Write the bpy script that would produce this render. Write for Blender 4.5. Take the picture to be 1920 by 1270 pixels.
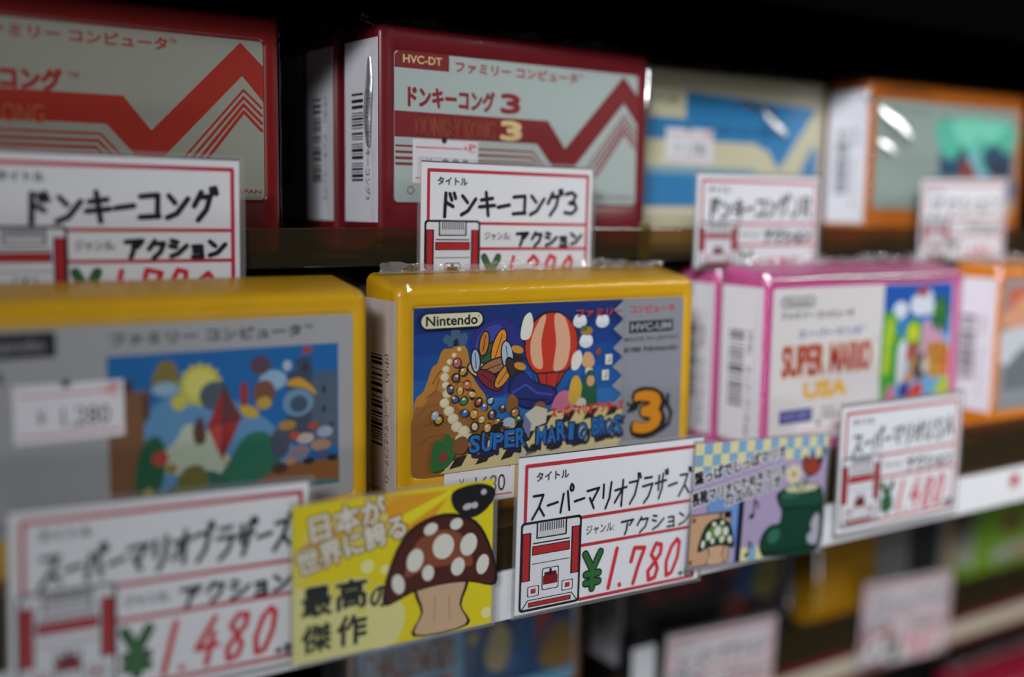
import bpy, bmesh, math, random
from mathutils import Vector, Matrix

# ------------------------------------------------------------------ start clean
for o in list(bpy.data.objects):
    bpy.data.objects.remove(o, do_unlink=True)
scene = bpy.context.scene
COL = scene.collection
MM = 0.001

# ------------------------------------------------------------------ camera
F_PX, PSI, PIT, ROL = 2078.64, 0.58448, 0.12161, 0.01369
CAM_Z = 0.01611
cam_d = bpy.data.cameras.new('camera')
cam = bpy.data.objects.new('camera', cam_d)
COL.objects.link(cam)
cam_d.sensor_fit = 'HORIZONTAL'
cam_d.sensor_width = 36.0
cam_d.lens = 36.0 * F_PX / 1920.0
cam_d.clip_start = 0.01
cam_d.clip_end = 50
fwd = Vector((math.sin(PSI) * math.cos(PIT), math.cos(PSI) * math.cos(PIT), -math.sin(PIT)))
rt = Vector((math.cos(PSI), -math.sin(PSI), 0))
up = rt.cross(fwd)
rt2 = rt * math.cos(ROL) + up * math.sin(ROL)
up2 = up * math.cos(ROL) - rt * math.sin(ROL)
cam.matrix_world = Matrix(((rt2.x, up2.x, -fwd.x, 0), (rt2.y, up2.y, -fwd.y, 0), (rt2.z, up2.z, -fwd.z, CAM_Z), (0, 0, 0, 1)))
cam_d.dof.use_dof = True
cam_d.dof.focus_distance = 0.317
cam_d.dof.aperture_fstop = 3.2
cam_d.dof.aperture_blades = 0
scene.camera = cam

# ------------------------------------------------------------------ light
world = bpy.data.worlds.new('shop_ambient')
scene.world = world
world.use_nodes = True
bg = world.node_tree.nodes['Background']
bg.inputs[0].default_value = (0.80, 0.86, 1.0, 1)
bg.inputs[1].default_value = 0.17


def tube(name, loc, aim, sx, sy, power, col, spread=180):
    d = bpy.data.lights.new(name, 'AREA')
    d.shape = 'RECTANGLE'
    d.size = sx
    d.size_y = sy
    d.energy = power
    d.color = col
    d.spread = math.radians(spread)
    o = bpy.data.objects.new(name, d)
    COL.objects.link(o)
    o.location = loc
    v = Vector(aim) - Vector(loc)
    o.rotation_euler = v.to_track_quat('-Z', 'Y').to_euler()
    return o


# fluorescent tubes over the aisle, with one added low fill
tube('aisle_tube_lamp', (1.00, -0.20, 0.40), (0.68, 0.27, -0.03), 0.6, 0.07, 3.5, (1.0, 0.97, 0.94), 84)
tube('aisle_tube_lamp', (-0.55, -0.65, 0.48), (0.64, 0.27, -0.03), 0.40, 0.10, 6.6, (0.92, 0.95, 1.0), 42)
tube('low_fill_lamp', (0.30, -0.45, -0.55), (0.36, 0.35, -0.16), 0.9, 0.15, 1.3, (0.95, 0.97, 1.0), 70)  # added fill, brightens the shaded lower cartridges from below
tube('aisle_tube_lamp', (0.30, -1.60, 1.15), (0.45, 0.27, -0.02), 1.2, 0.08, 0.6, (0.97, 0.98, 1.0), 120)

scene.view_settings.view_transform = 'Standard'
scene.view_settings.look = 'None'
scene.view_settings.gamma = 1.0
scene.view_settings.use_curve_mapping = False
scene.view_settings.exposure = -2.1
scene.cycles.transparent_max_bounces = 24
scene.cycles.sample_clamp_indirect = 4.0


# ------------------------------------------------------------------ materials
def lin(c):
    return c / 12.92 if c <= 0.04045 else ((c + 0.055) / 1.055) ** 2.4


def hexc(h):
    return tuple(lin(int(h[i:i + 2], 16) / 255.0) for i in (0, 2, 4)) + (1.0,)


_M = {}


def ink(h, rough=0.42, coat=0.0, bump=0.0, metal=0.0):
    """a plain printed / moulded colour; coat > 0 is clear film or laminate stretched over it"""
    key = (h, rough, coat, bump, metal)
    if key in _M:
        return _M[key]
    m = bpy.data.materials.new('ink_' + h)
    m.use_nodes = True
    nt = m.node_tree
    b = nt.nodes['Principled BSDF']
    b.inputs['Base Color'].default_value = hexc(h)
    b.inputs['Roughness'].default_value = rough
    b.inputs['Metallic'].default_value = metal
    b.inputs['Coat Weight'].default_value = coat
    b.inputs['Coat Roughness'].default_value = 0.08
    if bump > 0:
        tc = nt.nodes.new('ShaderNodeTexCoord')
        n = nt.nodes.new('ShaderNodeTexNoise')
        n.inputs['Scale'].default_value = 70.0
        n.inputs['Detail'].default_value = 2.5
        bp = nt.nodes.new('ShaderNodeBump')
        bp.inputs['Strength'].default_value = bump
        bp.inputs['Distance'].default_value = 0.004
        nt.links.new(tc.outputs['Object'], n.inputs['Vector'])
        nt.links.new(n.outputs['Fac'], bp.inputs['Height'])
        nt.links.new(bp.outputs['Normal'], b.inputs['Coat Normal'])
    _M[key] = m
    return m


def plastic(h, rough=0.33, coat=0.35):
    """moulded plastic with a fine mottle, under shop cellophane"""
    key = ('pl', h, rough, coat)
    if key in _M:
        return _M[key]
    m = bpy.data.materials.new('plastic_' + h)
    m.use_nodes = True
    nt = m.node_tree
    b = nt.nodes['Principled BSDF']
    n = nt.nodes.new('ShaderNodeTexNoise')
    n.inputs['Scale'].default_value = 90
    n.inputs['Detail'].default_value = 4
    tc = nt.nodes.new('ShaderNodeTexCoord')
    nt.links.new(tc.outputs['Object'], n.inputs['Vector'])
    mx = nt.nodes.new('ShaderNodeMixRGB')
    c = hexc(h)
    mx.inputs[1].default_value = (c[0] * .9, c[1] * .9, c[2] * .9, 1)
    mx.inputs[2].default_value = (min(1, c[0] * 1.07), min(1, c[1] * 1.07), min(1, c[2] * 1.07), 1)
    nt.links.new(n.outputs['Fac'], mx.inputs[0])
    nt.links.new(mx.outputs[0], b.inputs['Base Color'])
    b.inputs['Roughness'].default_value = rough
    b.inputs['Coat Weight'].default_value = coat
    b.inputs['Coat Roughness'].default_value = 0.12
    bp = nt.nodes.new('ShaderNodeBump')
    bp.inputs['Strength'].default_value = 0.25
    bp.inputs['Distance'].default_value = 0.003
    n2 = nt.nodes.new('ShaderNodeTexNoise')
    n2.inputs['Scale'].default_value = 45
    nt.links.new(tc.outputs['Object'], n2.inputs['Vector'])
    nt.links.new(n2.outputs['Fac'], bp.inputs['Height'])
    nt.links.new(bp.outputs['Normal'], b.inputs['Coat Normal'])
    _M[key] = m
    return m


def film(name, tint=(1, 1, 1), hcol=(0.75, 0.74, 0.73, 1), gloss=0.10, rough=0.06, bump=0.6, bscale=60, haze=0.0, gmax=0.5):
    if name in _M:
        return _M[name]
    m = bpy.data.materials.new(name)
    m.use_nodes = True
    nt = m.node_tree
    for n in list(nt.nodes):
        nt.nodes.remove(n)
    out = nt.nodes.new('ShaderNodeOutputMaterial')
    tr = nt.nodes.new('ShaderNodeBsdfTransparent')
    tr.inputs[0].default_value = tint + (1,)
    gl = nt.nodes.new('ShaderNodeBsdfGlossy')
    gl.inputs['Roughness'].default_value = rough
    lw = nt.nodes.new('ShaderNodeLayerWeight')
    lw.inputs['Blend'].default_value = 0.25
    mr = nt.nodes.new('ShaderNodeMapRange')
    mr.inputs['To Min'].default_value = gloss
    mr.inputs['To Max'].default_value = gloss + gmax
    mix = nt.nodes.new('ShaderNodeMixShader')
    tc = nt.nodes.new('ShaderNodeTexCoord')
    no = nt.nodes.new('ShaderNodeTexNoise')
    no.inputs['Scale'].default_value = bscale
    no.inputs['Detail'].default_value = 3
    bp = nt.nodes.new('ShaderNodeBump')
    bp.inputs['Strength'].default_value = bump
    bp.inputs['Distance'].default_value = 0.004
    nt.links.new(tc.outputs['Object'], no.inputs['Vector'])
    nt.links.new(no.outputs['Fac'], bp.inputs['Height'])
    nt.links.new(bp.outputs['Normal'], gl.inputs['Normal'])
    nt.links.new(lw.outputs['Fresnel'], mr.inputs['Value'])
    nt.links.new(mr.outputs[0], mix.inputs[0])
    nt.links.new(tr.outputs[0], mix.inputs[1])
    nt.links.new(gl.outputs[0], mix.inputs[2])
    last = mix
    if haze > 0:
        df = nt.nodes.new('ShaderNodeBsdfDiffuse')
        df.inputs[0].default_value = hcol
        m2 = nt.nodes.new('ShaderNodeMixShader')
        m2.inputs[0].default_value = haze
        nt.links.new(mix.outputs[0], m2.inputs[1])
        nt.links.new(df.outputs[0], m2.inputs[2])
        last = m2
    nt.links.new(last.outputs[0], out.inputs[0])
    _M[name] = m
    return m


M_DEEP_BLACK = ink('050505', rough=1.0)
M_DEEP_BLACK.node_tree.nodes['Principled BSDF'].inputs['Specular IOR Level'].default_value = 0.0  # overhead shade put into the colour: black with no sheen
M_WRAP = film('cellophane', gloss=0.02, rough=0.08, bump=0.4, bscale=80, gmax=0.10)
M_SEAM = film('crinkled_cellophane', gloss=0.20, rough=0.16, bump=1.0, bscale=160, haze=0.18)
M_GLINT_FOLD = film('glint_cellophane', gloss=0.6, rough=0.26, bump=0.12, bscale=120)  # extra glossy, for the added glint creases
M_SLEEVE = film('laminate', gloss=0.10, rough=0.10, bump=0.05, haze=0.10)
M_AMBER = film('amber_acrylic', tint=(0.78, 0.58, 0.34), gloss=0.03, rough=0.08, bump=0.02, haze=0.22, hcol=(0.075, 0.066, 0.034, 1))


# ------------------------------------------------------------------ object helpers
def tag(o, label, cat, group=None, kind=None):
    o['label'] = label
    if cat:
        o['category'] = cat
    if group:
        o['group'] = group
    if kind:
        o['kind'] = kind
    return o


def empty(name, loc, rz=0.0, ry=0.0):
    o = bpy.data.objects.new(name, None)
    o.empty_display_size = 0.01
    COL.objects.link(o)
    o.location = loc
    o.rotation_euler = (0, ry, rz)
    return o


def link(name, bm, mats, parent=None, smooth=False):
    me = bpy.data.meshes.new(name)
    bm.to_mesh(me)
    bm.free()
    for m in (mats if isinstance(mats, (list, tuple)) else [mats]):
        me.materials.append(m)
    if smooth:
        for p in me.polygons:
            p.use_smooth = True
    o = bpy.data.objects.new(name, me)
    COL.objects.link(o)
    if parent:
        o.parent = parent
    return o


def bm_box(bm, a, b, mi=0, bev=0.0):
    r = bmesh.ops.create_cube(bm, size=1)
    vs = r['verts']
    for v in vs:
        v.co = Vector([(a[i] + b[i]) / 2 + v.co[i] * (b[i] - a[i]) for i in range(3)])
    fs = set(f for v in vs for f in v.link_faces)
    for f in fs:
        f.material_index = mi
    if bev > 0:
        es = list(set(e for v in vs for e in v.link_edges))
        rr = bmesh.ops.bevel(bm, geom=es, offset=bev, segments=2, profile=0.6, affect='EDGES')
        for f in rr['faces']:
            f.material_index = mi


# ------------------------------------------------------------------ flat printing
_TXT = {}


def glyphs(s, bold=0.0):
    key = (s, bold)
    if key in _TXT:
        return _TXT[key]
    c = bpy.data.curves.new('lettering', 'FONT')
    c.body = s
    c.resolution_u = 3
    c.offset = bold
    o = bpy.data.objects.new('lettering', c)
    COL.objects.link(o)
    dg = bpy.context.evaluated_depsgraph_get()
    me = bpy.data.meshes.new_from_object(o.evaluated_get(dg))
    vs = [(v.co.x, v.co.y) for v in me.vertices]
    fs = [tuple(p.vertices) for p in me.polygons]
    bpy.data.objects.remove(o)
    bpy.data.curves.remove(c)
    bpy.data.meshes.remove(me)
    _TXT[key] = (vs, fs)
    return _TXT[key]


def rr_pts(x0, y0, x1, y1, r, n=5):
    pts = []
    for cx, cy, a0 in ((x1 - r, y0 + r, -90), (x1 - r, y1 - r, 0), (x0 + r, y1 - r, 90), (x0 + r, y0 + r, 180)):
        for i in range(n + 1):
            a = math.radians(a0 + 90 * i / n)
            pts.append((cx + r * math.cos(a), cy + r * math.sin(a)))
    return pts


KANA = {
    'ド': [[(.25, .97), (.27, .03)], [(.27, .62), (.72, .42)], [(.5, .95), (.62, .72)], [(.72, .98), (.85, .76)]],
    'ン': [[(.12, .85), (.42, .6)], [(.1, .06), (.5, .22), (.92, .72)]],
    'キ': [[(.14, .70), (.82, .76)], [(.05, .38), (.95, .45)], [(.42, 1.0), (.62, .0)]],
    'ー': [[(.06, .44), (.94, .52)]],
    'コ': [[(.1, .82), (.8, .84), (.82, .1)], [(.1, .1), (.88, .12)]],
    'グ': [[(.36, .97), (.08, .5)], [(.34, .8), (.72, .82), (.6, .36), (.28, .0)], [(.76, 1.08), (.82, .9)], [(.92, 1.1), (.98, .92)]],
    '3': [[(.1, .88), (.5, .97), (.8, .8), (.62, .56), (.35, .5)], [(.35, .5), (.75, .46), (.88, .22), (.55, .03), (.1, .06)]],
    'ア': [[(.04, .82), (.9, .9), (.62, .55)], [(.46, .7), (.42, .3), (.3, .0)]],
    'ク': [[(.38, .97), (.1, .5)], [(.36, .82), (.84, .84), (.66, .34), (.3, .0)]],
    'シ': [[(.15, .92), (.42, .84)], [(.08, .62), (.36, .54)], [(.12, .03), (.5, .2), (.92, .62)]],
    'ョ': [[(.2, .64), (.74, .66), (.74, .02)], [(.25, .36), (.72, .37)], [(.15, .05), (.8, .06)]],
    'ス': [[(.08, .86), (.78, .88), (.5, .4), (.06, .0)], [(.54, .42), (.92, .1)]],
    'パ': [[(.28, .75), (.12, .05)], [(.55, .8), (.8, .1)], [(.98, .92), (.94, 1.02), (.84, 1.05), (.75, .98), (.75, .88), (.84, .8), (.94, .84), (.98, .92)]],
    'マ': [[(.05, .80), (.95, .86), (.52, .38)], [(.3, .52), (.66, .1)]],
    'リ': [[(.22, .92), (.24, .42)], [(.78, 1.0), (.74, .4), (.45, .0)]],
    'オ': [[(.05, .66), (.95, .74)], [(.62, 1.0), (.6, .0)], [(.58, .68), (.08, .16)]],
    'ブ': [[(.06, .80), (.74, .84), (.58, .34), (.2, .0)], [(.72, 1.12), (.78, .94)], [(.88, 1.14), (.94, .96)]],
    'ラ': [[(.2, .94), (.78, .98)], [(.08, .66), (.88, .70), (.62, .25), (.25, .0)]],
    'ザ': [[(.02, .62), (.9, .70)], [(.26, .92), (.3, .35)], [(.62, .98), (.6, .4), (.36, .0)], [(.8, 1.1), (.86, .94)], [(.96, 1.12), (1.02, .96)]],
    'ズ': [[(.08, .84), (.72, .88), (.5, .4), (.06, .0)], [(.54, .42), (.92, .1)], [(.78, 1.12), (.86, .96)], [(.94, 1.1), (1.02, .94)]],
    'U': [[(.15, .95), (.13, .25), (.45, .03), (.75, .25), (.82, .98)]],
    'S': [[(.82, .84), (.5, .98), (.2, .8), (.45, .55), (.78, .3), (.55, .03), (.12, .12)]],
    'A': [[(.08, .0), (.48, .98), (.88, .02)], [(.24, .36), (.74, .38)]],
    'J': [[(.72, .95), (.7, .22), (.42, .02), (.15, .2)]],
    'R': [[(.2, .0), (.2, .95), (.7, .85), (.62, .55), (.22, .48), (.8, .0)]],
    '2': [[(.15, .8), (.45, .98), (.8, .8), (.66, .5), (.12, .04), (.88, .06)]],
    '1': [[(.58, 1.0), (.36, .0)]],
    '7': [[(.12, .62), (.16, .98), (.86, .92), (.6, .45), (.5, .0)]],
    '8': [[(.52, .52), (.2, .72), (.4, .97), (.78, .92), (.8, .7), (.5, .5), (.18, .28), (.3, .03), (.7, .06), (.78, .3), (.52, .52)]],
    '0': [[(.62, .98), (.3, .8), (.14, .4), (.3, .04), (.6, .1), (.84, .5), (.8, .88), (.6, .96)]],
    '4': [[(.62, .98), (.1, .36), (.9, .4)], [(.66, .66), (.6, .0)]],
    '9': [[(.8, .7), (.5, .5), (.2, .66), (.34, .95), (.7, .96), (.8, .7), (.66, .0)]],
    '.': [[(.4, .04), (.5, .02)]],
    ' ': [],
}


class Art:
    """layers of flat ink on a slab. Units are millimetres; u runs right, v runs up, layers rise towards the reader."""

    def __init__(self, w, h, base, thick=0.3, r=0.0, plane='front', step=0.004, coat=0.5, bump=0.15, rough=0.4):
        self.bm = bmesh.new()
        self.mats = []
        self.plane = plane
        self.layer = 0.0
        self.step = step
        self.kw = dict(rough=rough, coat=coat, bump=bump)
        self.w, self.h = w, h
        mi = self.mi(base)
        pts = rr_pts(0, 0, w, h, r) if r > 0 else [(0, 0), (w, 0), (w, h), (0, h)]
        fr = [self.bm.verts.new(self.P(u, v, 0)) for u, v in pts]
        bk = [self.bm.verts.new(self.P(u, v, -thick)) for u, v in pts]
        self.bm.faces.new(fr).material_index = mi
        self.bm.faces.new(bk[::-1]).material_index = mi
        n = len(pts)
        for i in range(n):
            j = (i + 1) % n
            self.bm.faces.new((fr[i], bk[i], bk[j], fr[j])).material_index = mi

    def mi(self, h):
        m = ink(h, **self.kw) if isinstance(h, str) else h
        if m not in self.mats:
            self.mats.append(m)
        return self.mats.index(m)

    def P(self, u, v, l):
        if self.plane == 'front':
            return Vector((u * MM, -l * MM, v * MM))
        return Vector((-l * MM, -u * MM, v * MM))       # side: read from the left, u runs to the front

    def up(self):
        self.layer += self.step
        return self.layer

    def poly(self, pts, h, up=True):
        l = self.up() if up else self.layer
        a = sum(pts[i][0] * pts[(i + 1) % len(pts)][1] - pts[(i + 1) % len(pts)][0] * pts[i][1] for i in range(len(pts)))
        if a < 0:
            pts = pts[::-1]
        f = self.bm.faces.new([self.bm.verts.new(self.P(u, v, l)) for u, v in pts])
        f.material_index = self.mi(h)

    def rect(self, x0, y0, x1, y1, h, up=True):
        self.poly([(x0, y0), (x1, y0), (x1, y1), (x0, y1)], h, up)

    def rrect(self, x0, y0, x1, y1, r, h, up=True):
        self.poly(rr_pts(x0, y0, x1, y1, r), h, up)

    def ell(self, cx, cy, rx, ry, h, up=True, rot=0, n=24):
        c, s = math.cos(math.radians(rot)), math.sin(math.radians(rot))
        pts = []
        for i in range(n):
            a = 2 * math.pi * i / n
            x, y = rx * math.cos(a), ry * math.sin(a)
            pts.append((cx + x * c - y * s, cy + x * s + y * c))
        self.poly(pts, h, up)

    def blob(self, pts, h, up=True, k=4):
        """closed smooth outline through the points (Catmull-Rom)"""
        n = len(pts)
        out = []
        for i in range(n):
            p0, p1, p2, p3 = pts[i - 1], pts[i], pts[(i + 1) % n], pts[(i + 2) % n]
            for j in range(k):
                t = j / k
                out.append(tuple(0.5 * (2 * p1[d] + (p2[d] - p0[d]) * t + (2 * p0[d] - 5 * p1[d] + 4 * p2[d] - p3[d]) * t * t
                                        + (3 * p1[d] - p0[d] - 3 * p2[d] + p3[d]) * t ** 3) for d in (0, 1)))
        self.poly(out, h, up)

    def stroke(self, pts, w, h, up=True):
        if up:
            self.up()
        for i in range(len(pts) - 1):
            (x0, y0), (x1, y1) = pts[i], pts[i + 1]
            L = math.hypot(x1 - x0, y1 - y0) or 1e-6
            nx, ny = -(y1 - y0) / L * w / 2, (x1 - x0) / L * w / 2
            self.poly([(x0 - nx, y0 - ny), (x1 - nx, y1 - ny), (x1 + nx, y1 + ny), (x0 + nx, y0 + ny)], h, False)
        for x, y in pts:
            self.layer += 0.0002
            self.ell(x, y, w / 2, w / 2, h, False, n=10)

    def frame(self, x0, y0, x1, y1, w, h):
        self.stroke([(x0, y0), (x1, y0), (x1, y1), (x0, y1), (x0, y0)], w, h)

    def text(self, s, x0, y0, x1, y1, h, bold=0.0, rot=0, up=True, shear=0.0, keep=False):
        """letters fitted to the box (before turning by rot degrees about the box's lower left)"""
        if bold > 0.03:
            if up:
                self.up()
            r = bold * (y1 - y0) * 0.9
            k = 8 if bold > .05 else 4
            for i in range(k):
                a = math.tau * i / k
                dx, dy = r * math.cos(a), r * math.sin(a)
                self.layer += 0.0002
                self.text(s, x0 + dx, y0 + dy, x1 + dx, y1 + dy, h, 0.0, rot, False, shear)
            return
        vs, fs = glyphs(s, bold)
        if not vs:
            return
        ax, bx = min(v[0] for v in vs), max(v[0] for v in vs)
        ay, by = min(v[1] for v in vs), max(v[1] for v in vs)
        sx, sy = (x1 - x0) / (bx - ax), (y1 - y0) / (by - ay)
        c, s_ = math.cos(math.radians(rot)), math.sin(math.radians(rot))
        l = self.up() if up else self.layer
        mi = self.mi(h)
        nv = []
        for x, y in vs:
            u, v = (x - ax) * sx + (y - ay) * sy * shear, (y - ay) * sy
            nv.append(self.bm.verts.new(self.P(x0 + u * c - v * s_, y0 + u * s_ + v * c, l)))
        for f in fs:
            try:
                self.bm.faces.new([nv[i] for i in f]).material_index = mi
            except ValueError:
                pass

    def ktext(self, s, x0, y0, x1, y1, h, w, slope=0.0, jitter=0.05, seed=1, gap=0.1, lean=0.0, shrink=None):
        """hand lettering in marker strokes"""
        rng = random.Random(seed)
        widths = [0.35 if c == '.' else (0.55 if c in '1' else (0.8 if c in 'ョー' else 1.0)) for c in s]
        unit = (x1 - x0) / (sum(widths) + gap * (len(s) - 1))
        x = x0
        self.up()
        for c, cw in zip(s, widths):
            W, H = unit * cw, (y1 - y0)
            dy = rng.uniform(-jitter, jitter) * H
            for st in KANA[c]:
                pts = []
                for px, py in st:
                    u = x + px * W + lean * (py * H)
                    v = y0 + dy + py * H + slope * (u - x0)
                    pts.append((u + rng.uniform(-.02, .02) * W, v + rng.uniform(-.02, .02) * H))
                self.layer += 0.0003
                self.stroke(pts, w, h, False)
            x += W + gap * unit

    def done(self, name, parent, loc=(0, 0, 0), rot=(0, 0, 0)):
        # the corner of the slab sits at loc, its back on the surface behind
        o = link(name, self.bm, self.mats, parent)
        o.location = loc
        o.rotation_euler = rot
        return o


# ------------------------------------------------------------------ shop furniture
WHITE = 'e8e8ea'
X0, X1 = -0.25, 1.15


def shelf(label, z, ylip, yback, rail=None, extra=None, railmat=None):
    r = empty('display_shelf', (0.45, ylip + 0.002, z))
    tag(r, label, 'shelf')
    r.rotation_euler = (0, 0, 0)
    ox, oy = 0.45, ylip + 0.002
    def loc(a, b):
        return (a[0] - ox, a[1] - oy, a[2] - z), (b[0] - ox, b[1] - oy, b[2] - z)
    bm = bmesh.new()
    bm_box(bm, *loc((X0, ylip + 0.0022, z - 0.0025), (X1, yback, z)), bev=0.0004)
    link('shelf_board', bm, ink('15130f', rough=0.18), r)
    bm = bmesh.new()
    bm_box(bm, *loc((X0, ylip, z - 0.0115 if rail else z - 0.0027), (X1, ylip + 0.002, z + 0.0085)), bev=0.0005)
    link('acrylic_lip', bm, M_AMBER, r)
    bm = bmesh.new()
    bm_box(bm, *loc((X0, ylip + 0.0021, z - 0.0125), (X1, ylip + 0.004, z - 0.0026)), bev=0.0003)
    if rail:
        link('front_strip', bm, ink('5e5532', rough=0.3), r)
        bm = bmesh.new()
        bm_box(bm, *loc((X0, ylip - 0.0006, z - rail[1]), (X1, ylip + 0.004, z - rail[0])), bev=0.0006)
        link('price_rail', bm, railmat or ink(WHITE, rough=0.35), r)
    else:
        bm.free()
    if extra:
        extra(r, loc)
    return r


def rail_marks(r, loc):
    a = Art(9, 8, 'dededf', thick=0.2, coat=0.2)
    a.ell(4.4, 4.2, 3.4, 2.3, 'c4303c', rot=20)
    a.ell(5.6, 3.0, 1.6, 1.2, 'b02432', rot=-30)
    p = loc((0.4035, 0.2507, -0.0955), (0, 0, 0))[0]
    a.done('red_printed_mark', r, p)


def end_tab(r, loc):
    bm = bmesh.new()
    bm_box(bm, *loc((0.2435, 0.2898, -0.0025), (0.2475, 0.2914, 0.0105)), bev=0.0004)
    link('lip_bracket', bm, ink('6a6436', rough=0.3), r)


def third_rail(r, loc):
    for z0, z1, h in ((-0.2035, -0.2005, '6e1c1c'), (-0.2165, -0.2135, '6a3020')):
        bm = bmesh.new()
        bm_box(bm, *loc((X0, 0.3435, z0), (X1, 0.3444, z1)), bev=0.0002)
        link('rail_edging', bm, ink(h, rough=0.4), r)


ZU, ZL, ZT, ZF = 0.0, -0.07455, -0.190, -0.345
shelf('dark smoked acrylic shelf carrying the red white and orange cartridges', ZU, 0.2898, 0.46, extra=end_tab)
shelf('smoked acrylic shelf with plain white price rail under the yellow and pink cartridges', ZL, 0.2515, 0.46, rail=(0.0118, 0.0262), extra=rail_marks)
shelf('shadowed shelf with cream rail edged in red, carrying brown and black cartridges', ZT, 0.345, 0.46, rail=(0.0115, 0.0265), extra=third_rail, railmat=ink('b9b09c', rough=0.3))
shelf('lowest shelf in shadow, under the crimson cartridge', ZF, 0.385, 0.46)
r = empty('overhead_shelf', (0.45, 0.30, 0.084))
tag(r, 'black overhead shelf in deep shade above the red cartridges', 'shelf')
bm = bmesh.new()
bm_box(bm, (X0 - 0.45, -0.033, 0), (X1 - 0.45, 0.16, 0.02), bev=0.001)
link('shelf_board', bm, M_DEEP_BLACK, r)
bm = bmesh.new()
bm_box(bm, (X0 - 0.45, -0.036, -0.002), (X1 - 0.45, -0.033, 0.16), bev=0.0005)
link('added_black_fascia', bm, M_DEEP_BLACK, r)  # sheet added to keep the space above the cartridges black
bm = bmesh.new()
bm_box(bm, (X0, 0.46, -1.30), (X1, 0.475, 0.16))
w = link('rack_back_panel', bm, ink('0e0d0d', rough=0.7))
tag(w, 'black back panel of the rack behind all the shelves', 'panel')

# the shop around the rack
for nm, a_, b_, h_ in (('floor', (-3, -3, -1.40), (4, 0.6, -1.30), '8a8378'), ('wall_back', (-3, 0.50, -1.30), (4, 0.60, 1.60), 'a9a69e')):
    bm = bmesh.new()
    bm_box(bm, a_, b_)
    w = link(nm, bm, ink(h_, rough=0.6), None)
    w['kind'] = 'structure'
    w['label'] = {'floor': 'grey shop floor far below the shelves', 'wall_back': 'plain shop wall hidden behind the rack'}[nm]

# ------------------------------------------------------------------ game cartridge
W_, H_ = 108.0, 67.55


def cart_body(bm, D, lab, slope=2.2):
    """moulded case with rounded rim, sloping top and a shallow recess for the label (mm -> m). origin: front left bottom"""
    ll, lr, lt, lb = lab
    n = 5

    def ring(ins, y, r, box=None):
        x0, z0, x1, z1 = box if box else (ins, ins, W_ - ins, H_ - ins)
        out = []
        for x, z in rr_pts(x0, z0, x1, z1, r, n):
            zz = z + (slope * min(1, y / D) * max(0, (z - H_ * .6) / (H_ * .4)) if y > 0 else 0)
            out.append(bm.verts.new((x * MM, y * MM, zz * MM)))
        return out
    lx = (ll, lb, W_ - lr, H_ - lt)
    g = 1.1
    rings = [ring(1.2, D, 2.0), ring(0.3, D - 0.5, 2.4), ring(0, D - 1.4, 2.6), ring(0, D * 0.55, 2.6), ring(0.0, 2.4, 2.6), ring(0.25, 1.2, 2.5), ring(0.9, 0.35, 2.2), ring(1.9, 0.0, 1.8),
             ring(0, 0.0, 2.2, (lx[0] - g, lx[1] - g, lx[2] + g, lx[3] + g)), ring(0, 0.35, 1.9, (lx[0] - .5, lx[1] - .5, lx[2] + .5, lx[3] + .5)),
             ring(0, 0.6, 1.6, (lx[0] - .2, lx[1] - .2, lx[2] + .2, lx[3] + .2))]
    for a, b in zip(rings[:-1], rings[1:]):
        for i in range(len(a)):
            j = (i + 1) % len(a)
            bm.faces.new((a[i], a[j], b[j], b[i]))
    bm.faces.new(rings[0][::-1])
    bm.faces.new(rings[-1])
    bmesh.ops.recalc_face_normals(bm, faces=bm.faces[:])


def wavy(x, y, z, amp, seed):
    s = seed * 1.7
    return amp * (math.sin(x * 310 + s) * math.cos(z * 270 + s * 2) + 0.6 * math.sin(x * 720 + z * 640 + y * 500 + s * 3) + 0.4 * math.sin(z * 1300 - x * 900 + s))


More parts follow.
